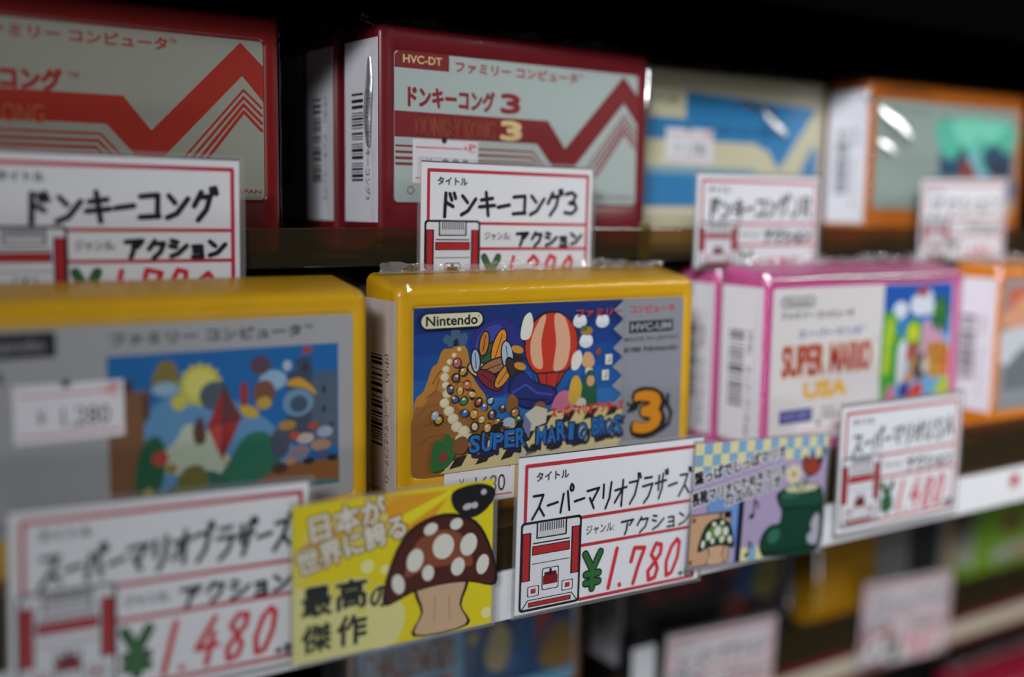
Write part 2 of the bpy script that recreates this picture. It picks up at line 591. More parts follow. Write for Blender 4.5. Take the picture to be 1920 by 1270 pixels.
def cart_wrap(parent, D, seed, slope=2.2):
    """shop cellophane where it stands off the case: round the front edges, over the top, gathered corners"""
    bm = bmesh.new()
    o = 0.5
    rng = random.Random(seed)

    def sheet(fn, nu, nv):
        g = [[bm.verts.new(fn(i / nu, j / nv)) for j in range(nv + 1)] for i in range(nu + 1)]
        for i in range(nu):
            for j in range(nv):
                bm.faces.new((g[i][j], g[i + 1][j], g[i + 1][j + 1], g[i][j + 1]))

    def prof(t):            # rounds an edge: 0 on the front face, 1 on the neighbouring face
        a = t * math.pi / 2
        return t, a
    # front left edge: from 4.5 mm on the front, round the edge to 3 mm down the side

    def left(i, j):
        v = (i * (H_ + 0.6) - 0.3)
        if j < .5:
            x, y = 3.6 * (1 - j / .5) ** 1.0 + 0.3, -o
            x = 0.2 + 3.4 * (1 - 2 * j)
        else:
            x, y = -o, 0.2 + 3.2 * (2 * j - 1)
        if abs(j - .5) < 0.13:
            x, y = -o * .7, -o * .7
        d = wavy(v * MM, x * MM, y * MM, 0.16, seed)
        return Vector(((x + d) * MM, (y - abs(d)) * MM, v * MM))
    sheet(left, 26, 8)

    def right(i, j):
        v = i * (H_ + .6) - .3
        if j < .5:
            x, y = W_ - 0.2 - 2.4 * (1 - 2 * j), -o
        else:
            x, y = W_ + o, 0.2 + 4 * (2 * j - 1)
        d = wavy(v * MM, x * MM, y * MM, 0.14, seed + 5)
        return Vector(((x + d) * MM, (y - abs(d)) * MM, v * MM))
    sheet(right, 26, 8)

    def top(i, j):
        x = i * (W_ + .8) - .4
        if j < .3:
            y, z = -o, H_ - 1.0 - 2.0 * (1 - j / .3)
        else:
            t = (j - .3) / .7
            y = -0.2 + t * D
            z = H_ + o + slope * t
        d = wavy(x * MM, y * MM, z * MM, 0.17, seed + 9)
        return Vector((x * MM, (y - abs(d) * (j < .3)) * MM, (z + abs(d)) * MM))
    sheet(top, 40, 9)
    # corner folds
    for sx, x0 in ((1, -o), (-1, W_ + o)):
        a = [bm.verts.new(Vector(p) * MM) for p in ((x0, -o, H_ - 7), (x0 + sx * 5.5, -o - .3, H_ + .3), (x0 - sx * .5, 2.5, H_ + 1.6), (x0 - sx * .35, D * .6, H_ - 5))]
        bm.faces.new((a[0], a[1], a[2]))
        bm.faces.new((a[0], a[2], a[3]))
    return link('cellophane_wrap', bm, M_WRAP, parent, smooth=True)


def glint_folds(parent, folds, seed=1):
    """creases added to the cellophane, shaped to throw lamp glints: each is (start, end, outward direction, half width, height) in mm on the cartridge"""
    for p0, p1, nrm, hw, hh in folds:
        bm = bmesh.new()
        p0, p1, nrm = Vector(p0), Vector(p1), Vector(nrm).normalized()
        d = (p1 - p0)
        side = d.cross(nrm).normalized()
        n, m = 14, 8
        g = []
        for i in range(n + 1):
            t = i / n
            taper = max(.04, math.sin(math.pi * (0.06 + 0.88 * t))) ** .6
            c = p0 + d * t + side * .3 * math.sin(t * 7 + seed)
            g.append([bm.verts.new((c + side * hw * taper * math.cos(math.pi * j / m) + nrm * hh * taper * math.sin(math.pi * j / m)) * MM) for j in range(m + 1)])
        for i in range(n):
            for j in range(m):
                bm.faces.new((g[i][j], g[i + 1][j], g[i + 1][j + 1], g[i][j + 1]))
        link('glint_fold', bm, M_GLINT_FOLD, parent, smooth=True)


def cart_seam(parent, D, seed, h=3.2, slope=2.2):
    """the crimped cellophane seam standing along the top"""
    bm = bmesh.new()
    rng = random.Random(seed + 40)
    n = 90
    rows = []
    for k in range(4):
        row = []
        for i in range(n + 1):
            x = 2 + (W_ - 4) * i / n
            t = k / 3
            y = D * .72 + 2.2 * math.sin(i * .55 + seed) * t + rng.uniform(-1.3, 1.3) * t
            z = H_ + slope * .75 + 0.3 + t * h * (0.78 + 0.22 * math.sin(i * .21 + seed * 2)) + rng.uniform(-.45, .45) * t
            row.append(bm.verts.new(Vector((x, y, z)) * MM))
        rows.append(row)
    for k in range(3):
        for i in range(n):
            bm.faces.new((rows[k][i], rows[k][i + 1], rows[k + 1][i + 1], rows[k + 1][i]))
    return link('cellophane_seam', bm, M_SEAM, parent)


def spine_sticker(parent, D, words, seed, base='f2f0f6', tone='3a3640'):
    h = 53.7
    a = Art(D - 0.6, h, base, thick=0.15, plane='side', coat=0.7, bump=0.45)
    o = a
    # words read downwards
    ux = (D - 0.6) * 0.64
    o.text('(中古)', ux, h - 15.0, ux + 8.0, h - 15.0 + 3.1, tone, 0.01, rot=-90)
    o.text(words, ux, h - 27.0, ux + min(24.5, 2.5 * len(words)), h - 27.0 + 2.9, tone, 0.012, rot=-90)
    s = a.done('spine_sticker', parent, (-0.05 * MM, (D - 0.3) * MM, 9.87 * MM))
    b = Art(7.0, 27.0, base, thick=0.02, plane='side', coat=0.7, bump=0.45)
    rng = random.Random(seed)
    v = 0.0
    b.up()
    while v < 26.6:
        t = rng.choice((.35, .35, .7, 1.0))
        b.rect(0, v, 7.0, min(26.9, v + t), '2c2a30', False)
        v += t + rng.choice((.4, .4, .8, 1.1))
    bc = b.done('barcode', s, (-0.03 * MM, -4.3 * MM, 12.2 * MM))
    return s


def price_sticker(parent, x, z, digits, y=0.14, rot=0.0, faint=False):
    a = Art(23.8, 13.2, 'e4e2e6', thick=0.12, coat=0.1, bump=0.0)
    red = 'd04a3c'
    a.rect(1.0, 10.6, 18, 11.0, red)
    a.text('+税', 18.3, 9.6, 23.2, 12.6, red, 0.02)
    a.text('¥', 4.9, 4.0, 6.6, 7.6, '2a2a34', 0.0)
    a.text(digits, 10.2, 2.6, 20.6, 7.6, '2a2a34', 0.0)
    a.rect(1.0, 1.4, 23, 1.8, red)
    a.ell(11.2, 13.1, 1.0, 0.9, '2a2226', n=16)
    return a.done('price_sticker', parent, (x * MM, y * MM, z * MM), (0, rot, 0))


PULSE = (5.68, 5.08, 7.29, 15.95)
YELL = (5.35, 4.44, 5.88, 14.16)
PINK = (4.9, 5.22, 4.42, 10.0)


def cart(name_label, loc, yaw, colour, lab, D, seed, group, rough=0.33, seam=True, bodycoat=.14, slope=2.2):
    r = empty('game_cartridge', loc, yaw)
    tag(r, name_label, 'game cartridge', group)
    bm = bmesh.new()
    cart_body(bm, D, lab, slope)
    b = link('case', bm, plastic(colour, rough, bodycoat), r, smooth=False)
    for p in b.data.polygons:
        p.use_smooth = len(p.vertices) == 4
    cart_wrap(r, D, seed, slope)
    if seam:
        cart_seam(r, D, seed, slope=slope)
    return r


def new_label(lab, base, r=1.3, coat=0.55, bump=0.2):
    return Art(W_ - lab[0] - lab[1], H_ - lab[2] - lab[3], base, thick=0.25, r=r, coat=coat, bump=bump)


def put_label(a, r, lab):
    return a.done('label', r, (lab[0] * MM, 0.3 * MM, lab[3] * MM))


# ---- pulse-line label (red, and the blue one)
def pulse_label(kind):
    if kind == 'blue':
        base, ink1, gold, code, word, eng, num = 'cfc9a8', '2f7fb4', 'e8e2c8', 'HVC-JR', 'ドンキーコングJR', 'DONKEY KONG JR', ''
    elif kind == '3':
        base, ink1, gold, code, word, eng, num = 'aebbb6', '7e2024', 'dcc088', 'HVC-DT', 'ドンキーコング', 'DONKEY KONG', '3'
    else:
        base, ink1, gold, code, word, eng, num = '96978a', 'a02a1c', 'c07850', 'HVC-DK', 'ドンキーコング', 'DONKEY KONG', ''
    a = new_label(PULSE, base)
    w, h = a.w, a.h
    if kind == 'blue':
        # wide blue field with an ivory pulse
        a.poly([(0, 23), (68, 23), (76, 14), (w - 1.2, 38), (w - 1.2, h - 4), (24, h - 1), (24, 33), (0, 33)], ink1)
        a.poly([(0, 25), (62, 25), (74, 13.5), (95, 39), (w, 36), (w, 30), (95, 33), (74, 6), (60, 19), (0, 19)], base)
        a.poly([(0, 0), (62, 0), (62, 12), (0, 12)], ink1)
        a.poly([(0, 12), (62, 12), (62, 15), (0, 15)], '7fa6b4')
        a.poly([(88, 0), (w, 0), (w, 22), (95, 26), (88, 14)], ink1)
        a.text(code, 5, 38, 20, 41, '6a6650', .02)
        a.text('ファミリー コンピュータ', 26, 38, 72, 41, '2a5470', .03)
        a.text('ドンキーコングJR', 34, 26.8, 70, 31.5, '1c3c58', .03)
        return a
    # the pulse: flat band, dip, tall peak
    a.poly([(0, 19.3), (53.5, 19.3), (62.6, 9.5), (66.6, 9.5), (91, 34.5), (w, 27.6), (w, 37.5), (90.6, 43.6), (65.2, 18.2), (58, 26.9), (0, 26.9)], ink1)
    # thin parallel lines below it
    for k, (o, t) in enumerate(((1.7, .8), (3.5, .95), (5.3, 1.1), (7.0, 1.1))):
        y = 18.4 - o
        a.stroke([(0.6, y), (52.5 - o * .35, y), (60 - o * .2, y - 8.2)], t * .8, ink1 if kind != '3' else '8a3034')
        a.stroke([(72.5 + o * .9, 12 - o * .4), (91.3, 32.5 - o * 1.12), (w - .6, 28 - o * 1.2)], t * .8, ink1 if kind != '3' else '8a3034')
    a.text('ファミリー コンピュータ', 21.6, 39.6, 70, 42.8, '9c3a30', .05)
    a.text('™', 70.6, 41.6, 72.4, 42.8, '9c3a30')
    if kind == '3':
        a.poly([(0, 39.5), (19.2, 39.5), (19.2, h), (1.3, h), (0, h - 1.3)], ink1)
        a.text(code, 2.9, 41.0, 16.6, 43.4, gold, .02)
        a.text(word, 4.8, 28.4, 36.2, 34.4, '8a1f26', .055)
        a.text('3', 39, 28.6, 46.2, 34.2, '8a1f26', .08)
        for dx in (-.12, .12):
            a.text(eng, 7.3 + dx, 19.8, 36.4 + dx, 25.6, '9a4a34', .01, up=dx < 0)
        a.text('3', 39.1, 20.2, 46.9, 25.7, gold, .09)
        a.ell(5.6, 3.6, 1.3, 1.3, '8c6a66')
        a.ell(5.6, 3.6, .9, .9, base)
        a.text('MADE IN JAPAN', 76, 1.6, 95.5, 3.2, '93605e', .02)
    else:
        a.text(word, 8, 27.0, 42.5, 32.3, '9a2a22', .075)
        a.text('™', 44, 30.6, 46.8, 32.0, '9a2a22')
        a.text(eng, 6, 18.6, 38, 23.4, 'b05a38', .01)
        a.text('MADE IN JAPAN', 76, 1.4, 96.2, 3.0, '9a3a30', .02)
    return a


RED = '741a22'
UP = 'cartridges on the dark shelf below the overhead board'
MID = 'cartridges on the shelf with the white price rail'
LOW = 'cartridges on the shadowed shelf underneath'

# first red cartridge, at the left edge
c = cart('red cartridge with silver label and bright red zigzag, cut by left picture edge', (0.01444, 0.30267, ZU), 0.038, '7c1512', PULSE, 20.5, 3, UP, seam=False)
put_label(pulse_label('1'), c, PULSE)
spine_sticker(c, 20.5, 'ドンキーコング', 5)
# the row of three alike, one behind another
c = cart('front red cartridge of three, its white spine sticker and silver label in full view', (0.14833, 0.29668, ZU), 0.057, RED, PULSE, 20.5, 11, UP)
put_label(pulse_label('3'), c, PULSE)
glint_folds(c, [((-.6, 4.0, 58), (-.6, 4.6, 32), (-1, -.7, 0), 1.6, .8), ((W_ + .2, .3, 63), (W_ + .2, .3, 44), (.3, -1, 0), 1.6, .9), ((3, 1, H_ - 2), (-.6, 6, H_ + 1), (-1, -.6, .5), .6, .5), ((-.4, .6, 3), (2, -.4, 1), (-1, -1, 0), .8, .6)], 3)
spine_sticker(c, 20.5, 'ドンキーコング3', 7)
price_sticker(c, PULSE[0] + 6.3, PULSE[3] + 5.7, '¥ 980'[2:])
c = cart('middle red cartridge of three, only its white spine sticker showing behind the front one', (0.1462, 0.3235, ZU), 0.001, RED, PULSE, 20.5, 12, UP)
put_label(pulse_label('3'), c, PULSE)
spine_sticker(c, 20.5, 'ドンキーコング3', 7)
c = cart('rearmost red cartridge of three, a dim sliver of spine sticker in the shade', (0.1472, 0.3500, ZU), 0.0, RED, PULSE, 20.5, 13, UP, seam=False)
spine_sticker(c, 20.5, 'ドンキーコング3', 9, base='b4b2b8')  # sticker greyed: shade at the rear put into its colour
# ivory one with the blue label
c = cart('ivory cartridge with blue zigzag label beside the front red cartridge', (0.2305, 0.2985 + 0.0, ZU), 0.0, 'b8b094', PULSE, 20.5, 21, UP)
c.location = (0.2612, 0.3215, ZU)
put_label(pulse_label('blue'), c, PULSE)
glint_folds(c, [((69, -.4, 56), (81, -3.4, 44), (0, -1, .25), 3.0, .5), ((58, -.4, 57), (67, -1.2, 54), (0, -1, .25), 1.5, .3)], 5)
price_sticker(c, 20, 32, '1,780')
spine_sticker(c, 20.5, 'ドンキーコングJR', 17)


def photo_label(lab, base, pic, art):
    a = new_label(lab, base)
    art(a)
    return a


# orange one, upper right, with another behind it
def teal_label(lab):
    a = new_label(lab, '8d9c94')
    a.text('ファミリー コンピュータ', 6, 39, 34, 41.5, '50605a', .03)
    return a


def teal_picture():
    a = Art(53, 34, '2c4e66', thick=0.1, coat=0.6, bump=0.25)
    a.blob([(0, 33), (0, 20), (9, 16), (16, 22), (24, 12), (33, 10), (30, 20), (40, 24), (50, 20), (53, 33)], '56b49a')
    a.blob([(10, 33), (12, 25), (22, 22), (28, 27), (36, 24), (44, 30), (50, 33)], '74cdb0')
    a.blob([(20, 16), (24, 22), (30, 13), (36, 11), (38, 7), (30, 6)], '7fb6c4')
    a.blob([(14, 11), (17, 17), (22, 15), (27, 9), (22, 4), (15, 5)], '8c3b34')
    a.blob([(0, 0), (0, 10), (8, 6), (20, 3), (36, 4), (53, 8), (53, 0)], '2a6a8c')
    a.blob([(36, 14), (44, 18), (51, 14), (50, 6), (40, 5)], '34384e')
    return a


c = cart('orange cartridge with silver-green label and teal picture, far right of its shelf', (0.3690, 0.3000, ZU), 0.0, 'b4621c', PULSE, 20.5, 31, UP)
lb_ = put_label(teal_label(PULSE), c, PULSE)
teal_picture().done('cover_picture', lb_, (42 * MM, -0.12 * MM, 5 * MM))
glint_folds(c, [((7, -.3, 57), (22, -4.4, 45), (-.06, -1, .27), 3.4, .5), ((7, -.4, 44), (15, -2.5, 38), (-.06, -1, .27), 2.4, .4), ((-.3, 1, 62), (1.5, .3, 58), (-1, -1, .3), 2.0, 1.2), ((6, .2, 64), (40, .2, 64.4), (0, -1, .6), 1.2, .6)], 7)
spine_sticker(c, 20.5, 'アクションゲーム', 27, tone='4a4450')
c = cart('orange cartridge hidden behind the far right one, grey shaded spine edge showing', (0.3665, 0.3235, ZU), 0.0, '8a4618', PULSE, 20.5, 32, UP, seam=False)
spine_sticker(c, 20.5, 'アクションゲーム', 27, base='a8a2ac', tone='4a4450')  # case and sticker darkened as a shaded copy of the front cartridge


# ---- yellow cartridge, left
def left_yellow_label():
    a = new_label(YELL, 'a3a4a6')
    a.rrect(3.5, 40.9, 25.8, 46.6, .6, '26262a')
    a.text('Nintendo', 6, 42.4, 23.5, 45.2, '8c8c90', .02)
    a.text('ファミリー コンピュータ', 37.6, 42.5, 84, 45.4, '30302f', .05)
    a.text('™', 85, 44.2, 87, 45.4, '30302f')
    a.text('HVC-SM', 3.5, 35.5, 14.5, 38.2, '3c3c3e', .03)
    a.text('MADE IN JAPAN ©1985 Nintendo', 3.5, 2.4, 34, 4.0, '4a4a4c', .02)
    return a


def left_yellow_picture():
    a = Art(57.4, 36.6, '1e66a6', thick=0.1, coat=0.6, bump=0.15)
    W, H = 57.4, 36.6
    a.blob([(0, 4), (10, 24), (24, 26), (36, 20), (44, 12), (50, 4), (30, 0), (8, 0)], '5f8fb8')
    a.blob([(10, 11), (15, 15), (18, 19), (23, 17), (30, 8), (36, 4), (24, 5), (12, 8)], 'b9c3ae')
    # sun with rays
    pts = []
    for i in range(28):
        r_ = 5.6 if i % 2 else 4.5
        pts.append((21.6 + r_ * math.cos(math.tau * i / 28), 28.4 + r_ * math.sin(math.tau * i / 28)))
    a.poly(pts, 'c9c043')
    a.ell(21.6, 28.4, 3.6, 3.6, 'd6d070')
    a.ell(25.0, 25.5, 3.8, 3.6, '4b5a66')
    a.ell(16.4, 24.6, 1.9, 2.0, 'c7bd4e')
    a.blob([(10, 29), (12, 34.5), (15.5, 34), (16.5, 29), (13.5, 27)], '80733c')
    a.ell(13.2, 28.0, 3.2, 1.7, '8fb0c6')
    # cliff
    a.poly([(0, 28), (9.5, 28), (9.5, 22), (8, 20), (8, 12), (6.5, 10), (6.5, 0), (0, 0)], '7d5638')
    a.poly([(1, 28), (5.5, 28), (6, 30.5), (2, 31)], '4a3a34')
    a.poly([(8, 20), (9.5, 22), (9.5, 27), (7.5, 27)], '5a4030')
    a.blob([(5.5, 4), (7, 14), (11, 17), (13, 12), (11.5, 4), (8, 0)], '265c3e')
    a.ell(11.6, 11.4, 2.0, 1.8, 'b8483c')
    a.ell(8.6, 3, 1.2, 1.6, 'b09a34')
    a.ell(14.2, 8.6, 1.4, 1.3, '9c8040')
    # castle on the right
    a.poly([(43, 12), (44, 30), (46, 30), (46, 34), (47, 33), (48, 34), (49, 33), (50, 34), (50.5, 28), (55, 28), (55, 12)], '3f4a5c')
    a.poly([(50, 28), (57, 29), (57, 10), (50, 10)], '50606f')
    a.poly([(47.5, 34), (48.5, 36.4), (51, 35.2)], 'a8402e')
    for i in range(4):
        a.rect(51.5 + i * 1.4, 27.4, 52.2 + i * 1.4, 30.2, '50606f', i == 0)
    for i, (x, y) in enumerate(((48, 30), (53, 24), (53, 19), (45.5, 26), (55, 15))):
        a.rect(x, y, x + .8, y + 1.6, '1f2834', i == 0)
    a.blob([(43.5, 27.5), (47, 28.3), (50.5, 25.5), (51.3, 23.6), (48, 25.6), (44, 26.4)], 'cc9a32')
    a.ell(39.8, 28.2, 3.6, 2.6, '8fb2cc')
    a.ell(37.5, 25.2, 2.9, 3.2, '7a4f3e')
    a.ell(37.4, 22.6, 2.0, 1.6, 'c09a3e')
    a.ell(36.6, 32.2, 2.7, 2.4, '5a4650')
    a.ell(46.4, 22, 4.2, 3.6, '6c90ae')
    a.ell(46.6, 21.6, 2.4, 2.2, '425468')
    a.ell(43.6, 31.6, 1.2, 1.4, 'a9b8c2')
    # tumbled colours in the middle
    a.poly([(23, 18), (27.4, 27.6), (31.6, 19.6), (26.6, 9.4)], '9c2f2a')
    a.poly([(27.4, 27.6), (31.6, 19.6), (27.2, 18.6)], '6a3a34')
    a.poly([(23, 18), (27.2, 18.6), (26.6, 9.4)], 'b8443a')
    a.stroke([(23, 18), (31.6, 19.6)], .4, '3a2a44')
    a.stroke([(27.4, 27.6), (26.6, 9.4)], .4, '3a2a44')
    a.stroke([(26.6, 9.4), (28.4, 8), (27.2, 6.4), (29.4, 5)], .5, 'c9a63c')
    a.rect(31.4, 22.4, 33.2, 28.2, '9c3530')
    a.ell(33.6, 20.8, 2.6, 1.4, 'c9a63c', rot=-25)
    a.blob([(19.6, 18), (21.6, 20.6), (22.6, 15), (20.2, 14)], '5c3a30')
    # bushes, ground
    a.blob([(26, 3), (29, 10), (33, 15), (38, 15), (41, 10), (40, 3)], '2e7058')
    a.blob([(8, 0), (14, 4), (22, 7), (26, 6), (30, 3), (36, 4), (38, 0)], '2a6258')
    a.blob([(15, 2), (17, 8), (21.5, 8.5), (23, 3)], '6d6a34')
    a.poly([(30, 0), (35, 2.6), (40, 5.6), (46, 6.8), (W, 6.6), (W, 0)], '8a5a34')
    a.poly([(32, 0), (42, 1.6), (W, 1.0), (W, 0)], '3f7480')
    for i, (x, y, rx, ry, h_) in enumerate(((41.4, 12, 2.6, 3.8, '4c5164'), (43.4, 16.4, 2.4, 1.3, 'a8803e'), (46.6, 9.4, 2.8, 1.6, '8d7a86'), (48.2, 12.6, 2.4, 1.4, 'b9a8a4'), (45.2, 13.6, 1.3, 1.1, 'b84a38'), (52.4, 10.4, 2.8, 1.5, 'a5826c'),
                                           (53.6, 13.8, 2.2, 1.5, '9aa2b4'), (50.4, 15.6, 1.5, 1.1, 'a04a40'), (55, 17.2, 1.6, 1.2, '5a6478'), (53, 8.0, 1.9, 1.2, '4a5a86'), (49, 6.6, 1.6, .9, '2c2c34'), (55.6, 6.8, 1.5, .9, '2c3038'), (41.2, 5.6, 2.2, 1.4, '4a3a34'), (44.2, 7.2, 1.5, 1.1, 'b08a70'))):
        a.ell(x, y, rx, ry, h_)
    return a


YEL = 'd9a414'
c = cart('yellow cartridge with grey label and small picture, left of its shelf', (0.0194, 0.26133, ZL), -0.0085, YEL, YELL, 20.0, 41, MID, seam=False, slope=3.2)
lb_ = put_label(left_yellow_label(), c, YELL)
left_yellow_picture().done('cover_picture', lb_, (36.6 * MM, -0.1 * MM, 3.6 * MM))
price_sticker(c, YELL[0] + 16.4, YELL[3] + 21.6, '1,280', rot=0.0)
spine_sticker(c, 20.0, 'アクションゲーム', 3)


# ---- yellow cartridge, middle (in focus)
def mid_yellow_label():
    a = new_label(YELL, '8b8d94', r=1.4)
    w, h = a.w, a.h
    return a


def mid_yellow_picture():
    W, H = 73.2, 47.3
    a = Art(W, H, '16306e', thick=0.1, r=0.0, coat=0.6, bump=0.12, rough=0.45)
    # sky bands, lighter to the ground
    for i, (y, h_) in enumerate(((40, '163c82'), (34, '164890'), (27, '1d569c'), (20, '2f6cae'), (13, '5a95c8'), (7, '86b2d2'))):
        a.rect(0, 0, W, y, h_)
    # mountain
    a.blob([(0, -0.0), (0, 10), (0.2, 21), (3.2, 24.2), (5.8, 30.5), (7.4, 31.5), (9.1, 35.3), (12, 35.6), (14.4, 36.4), (17.1, 35.1), (18.9, 27.3), (22.7, 22.2), (27, 14), (33, 6), (34, 0.0)], 'b27a30', k=3)
    a.blob([(0, 0), (0, 18), (3, 20), (7, 24), (10, 22), (15, 18), (22, 14), (26, 8), (24, 0)], '94602c')
    for p in (((1, 17), (4, 19.5), (8, 20)), ((3, 14), (8, 15.5), (11, 14)), ((2, 9), (5, 11), (10, 11)), ((6, 26), (8, 29), (10, 30)), ((4, 22), (7, 24), (8, 27)), ((12, 24), (15, 26), (17, 25))):
        a.stroke(list(p), .35, '7c4c24')
    # far tower
    a.poly([(9.0, 38.4), (9.6, 37), (10.6, 37), (11, 36), (16.6, 36.2), (17.4, 38.6), (16.6, 40), (15, 39.4), (14.4, 41), (12, 40.8), (11.6, 39), (10.4, 39.6)], '44607e')
    a.poly([(12.4, 36.2), (14.4, 36.2), (14.0, 38.2), (12.8, 38)], '16242e')
    # smoke trail winding down the slope
    tr = [(14.5, 35.2, .7), (12.8, 33.6, .8), (11.4, 31.8, 1.0), (10.2, 29.8, 1.2), (9.8, 27.6, 1.4), (10.2, 25.2, 1.3), (10.6, 22.8, 1.5), (9.8, 20.2, 1.6), (11.2, 17.8, 1.7), (12.6, 15.4, 1.8), (13.8, 13.0, 1.8), (16.2, 11.4, 2.0), (17.4, 8.8, 2.3), (14.6, 9.6, 1.3)]
    for i, (x, y, q) in enumerate(tr):
        a.ell(x, y, q, q * .85, 'cfc09a')
    for i, (x, y, q) in enumerate(tr):
        a.ell(x - .2, y + .2, q * .7, q * .6, 'd8d0b0')
    # big rounded violet cloud
    a.blob([(18.4, 37.9), (19.6, 40), (22.5, 41.9), (26, 43.0), (29.4, 43.2), (32.2, 41.4), (34.4, 39.6), (36, 36), (35, 28), (32, 22), (25, 21), (20.4, 25), (18.6, 31)], '2b2f78')
    a.blob([(20, 37), (22, 40), (26, 41.6), (28.6, 41), (29, 38), (26, 33), (22, 30), (19.6, 32)], '3a45a0')
    # plain striped hot-air balloon over a cluster of rounded fruit colours
    for i, (x, y, rx, ry, rot, h_) in enumerate(((23.4, 33.0, 5.4, 2.2, 35, '2f5c38'), (27.6, 35.4, 5.0, 1.9, 70, 'd98a2a'), (21.8, 28.6, 4.6, 2.0, -20, 'c9a088'), (26.4, 29.6, 5.2, 1.9, 15, '9a6a48'), (30.6, 32.2, 4.4, 1.8, 100, 'a9b8cc'),
                                               (24.6, 25.6, 4.8, 1.9, -35, '7a2430'), (29.4, 26.6, 4.2, 1.7, 50, 'c88730'), (22.6, 36.4, 3.4, 1.4, 80, 'c0742a'), (32.6, 28.2, 3.8, 1.6, -60, '3a2c28'), (19.8, 31.6, 3.2, 1.3, 95, '9fb0c6'))):
        a.ell(x, y, rx + .45, ry + .45, '1c1a20', rot=rot)
        a.ell(x, y, rx, ry, h_, rot=rot)
        a.stroke([(x - rx * .7 * math.cos(math.radians(rot)), y - rx * .7 * math.sin(math.radians(rot))), (x + rx * .7 * math.cos(math.radians(rot)), y + rx * .7 * math.sin(math.radians(rot)))], .25, '2a2420')
    for i in range(4):
        a.ell(34.0 + i * .5, 34.0 - i * 2.5, 2.2, 1.1, ('c88730', '2c2420')[i % 2], rot=-18)
    a.ell(46.2, 34.6, 10.0, 10.2, '1e1412')
    a.ell(46.2, 34.6, 9.5, 9.7, 'bf3322')
    a.blob([(39.4, 29.4), (38.6, 36), (41.6, 42.4), (44, 43.4), (42.4, 36), (43, 28)], 'd9a684')
    a.blob([(47, 27), (47.8, 35), (47, 43.6), (51, 42.4), (53, 35), (51.4, 28)], 'd9a684')
    a.poly([(40.6, 26.6), (51.8, 26.6), (48.2, 21.4), (42.6, 21.4)], '1e1412')
    a.poly([(41.4, 26.1), (51.0, 26.1), (47.8, 21.8), (43.0, 21.8)], 'b02e24')
    for x0, x1 in ((39.4, 42.4), (44.4, 44.8), (49.4, 47.2)):
        a.stroke([(x0, 26.5), (x1, 19.8)], .3, '1e1412')
    a.blob([(31, 21.8), (32.2, 26), (36, 27.4), (40.4, 24), (47.6, 21.8), (48.4, 18.6), (45.4, 16.6), (39.6, 15.8), (34.6, 17.2)], '1c1e3e')
    a.blob([(31.6, 21.6), (32.8, 25.4), (36.2, 26.8), (40.4, 23.4), (47, 21.2), (47.6, 18.8), (45, 17.0), (39.6, 16.4), (34.8, 17.8)], '252c6e')
    a.blob([(35, 37.4), (36, 43), (38.4, 44.6), (39.4, 41), (38, 37)], 'dcd9cc')
    a.blob([(53.6, 27), (54, 31), (56.6, 32.4), (57.6, 29.4), (55.8, 26.6)], 'dcd9cc')
    a.stroke([(32.6, 21.4), (37, 23.4), (41, 20.6), (46.6, 19.6)], .6, '3f4f9e')
    a.stroke([(34.6, 19.4), (38.6, 18.6), (44.6, 18.2)], .5, '141838')
    a.blob([(30.4, 18.6), (32, 21), (34.4, 18.8), (33.4, 15.6), (31, 15.6)], '8a5a2c')
    a.blob([(40, 16.4), (42.4, 18), (44.6, 16.2), (43, 14.4)], '8a5a2c')
    # clouds, floating tiles
    for x, y in ((56.4, 41.3), (65.0, 41.0), (58.9, 35.1)):
        a.ell(x, y - .2, 2.6, 1.9, 'cfd6da')
        a.ell(x - .8, y + .8, 1.4, 1.2, 'dfe4e4')
        a.ell(x + 1.0, y + .7, 1.3, 1.1, 'dfe4e4')
    a.ell(59.0, 38.2, 2.3, 1.3, 'a87a34')
    a.ell(58.0, 39, 1.3, .9, '4a6a34')
    a.blob([(57.4, 28.2), (58.6, 31.6), (61.2, 31), (62.2, 28), (60, 26.6)], 'cf9e74')
    a.ell(63.6, 31.6, 1.0, 1.2, '8a4a20')
    for x, y in ((66.4, 27.4), (58.8, 23.6), (65.2, 22.6)):
        a.rect(x, y, x + 2.6, y + 3.1, 'd8d6c6')
        a.stroke([(x + 1.0, y + .9), (x + 1.7, y + .9), (x + 1.7, y + 2.3)], .35, '24242a')
        a.poly([(x - .5, y - .6), (x + 2.0, y - .6), (x + 2.6, y), (x, y)], '3c4c7c')
    # small pebbles of colour down the slope
    rng = random.Random(5)
    peb = [(13.6, 31.4, 'b05a6a'), (15.6, 28.8, 'c08a3a'), (13.2, 27.2, '8a5a70'), (11.4, 24.0, '5a4a72'), (14.6, 23.4, 'c39a46'), (17, 24.8, 'b8644a'), (13.0, 21.0, '3a5a9a'), (15.8, 20.4, '3d7d4e'), (18.6, 22, 'c8a266'), (20.6, 19.6, 'b84c50'),
           (16.2, 16.8, '3b63ac'), (19.2, 16.2, 'cc9a3a'), (22.6, 18.0, '4a74b0'), (24.6, 19.6, '8fb0cc'), (21.8, 14.4, 'd2b27a'), (25.2, 15.6, '7a5a8a'), (23.8, 11.8, 'cba26a'), (27, 13.2, 'b6743a'), (7.6, 15.6, 'b8982e'), (6.4, 17.0, '9ab0c4'),
           (28.6, 17.0, '5a3e3a'), (19.4, 12.6, 'c9b08a'), (33.2, 15.4, 'b07a3a'), (34.2, 13.2, '3a7a4a')]
    for x, y, h_ in peb:
        a.ell(x, y, rng.uniform(1.1, 1.8), rng.uniform(1.1, 1.7), '2a2420', rot=rng.uniform(0, 90), n=14)
        a.ell(x, y, rng.uniform(.8, 1.3), rng.uniform(.8, 1.3), h_, rot=rng.uniform(0, 90), n=14)
        a.ell(x + rng.uniform(-.5, .5), y + .5, .5, .4, 'd9cfae', n=10)
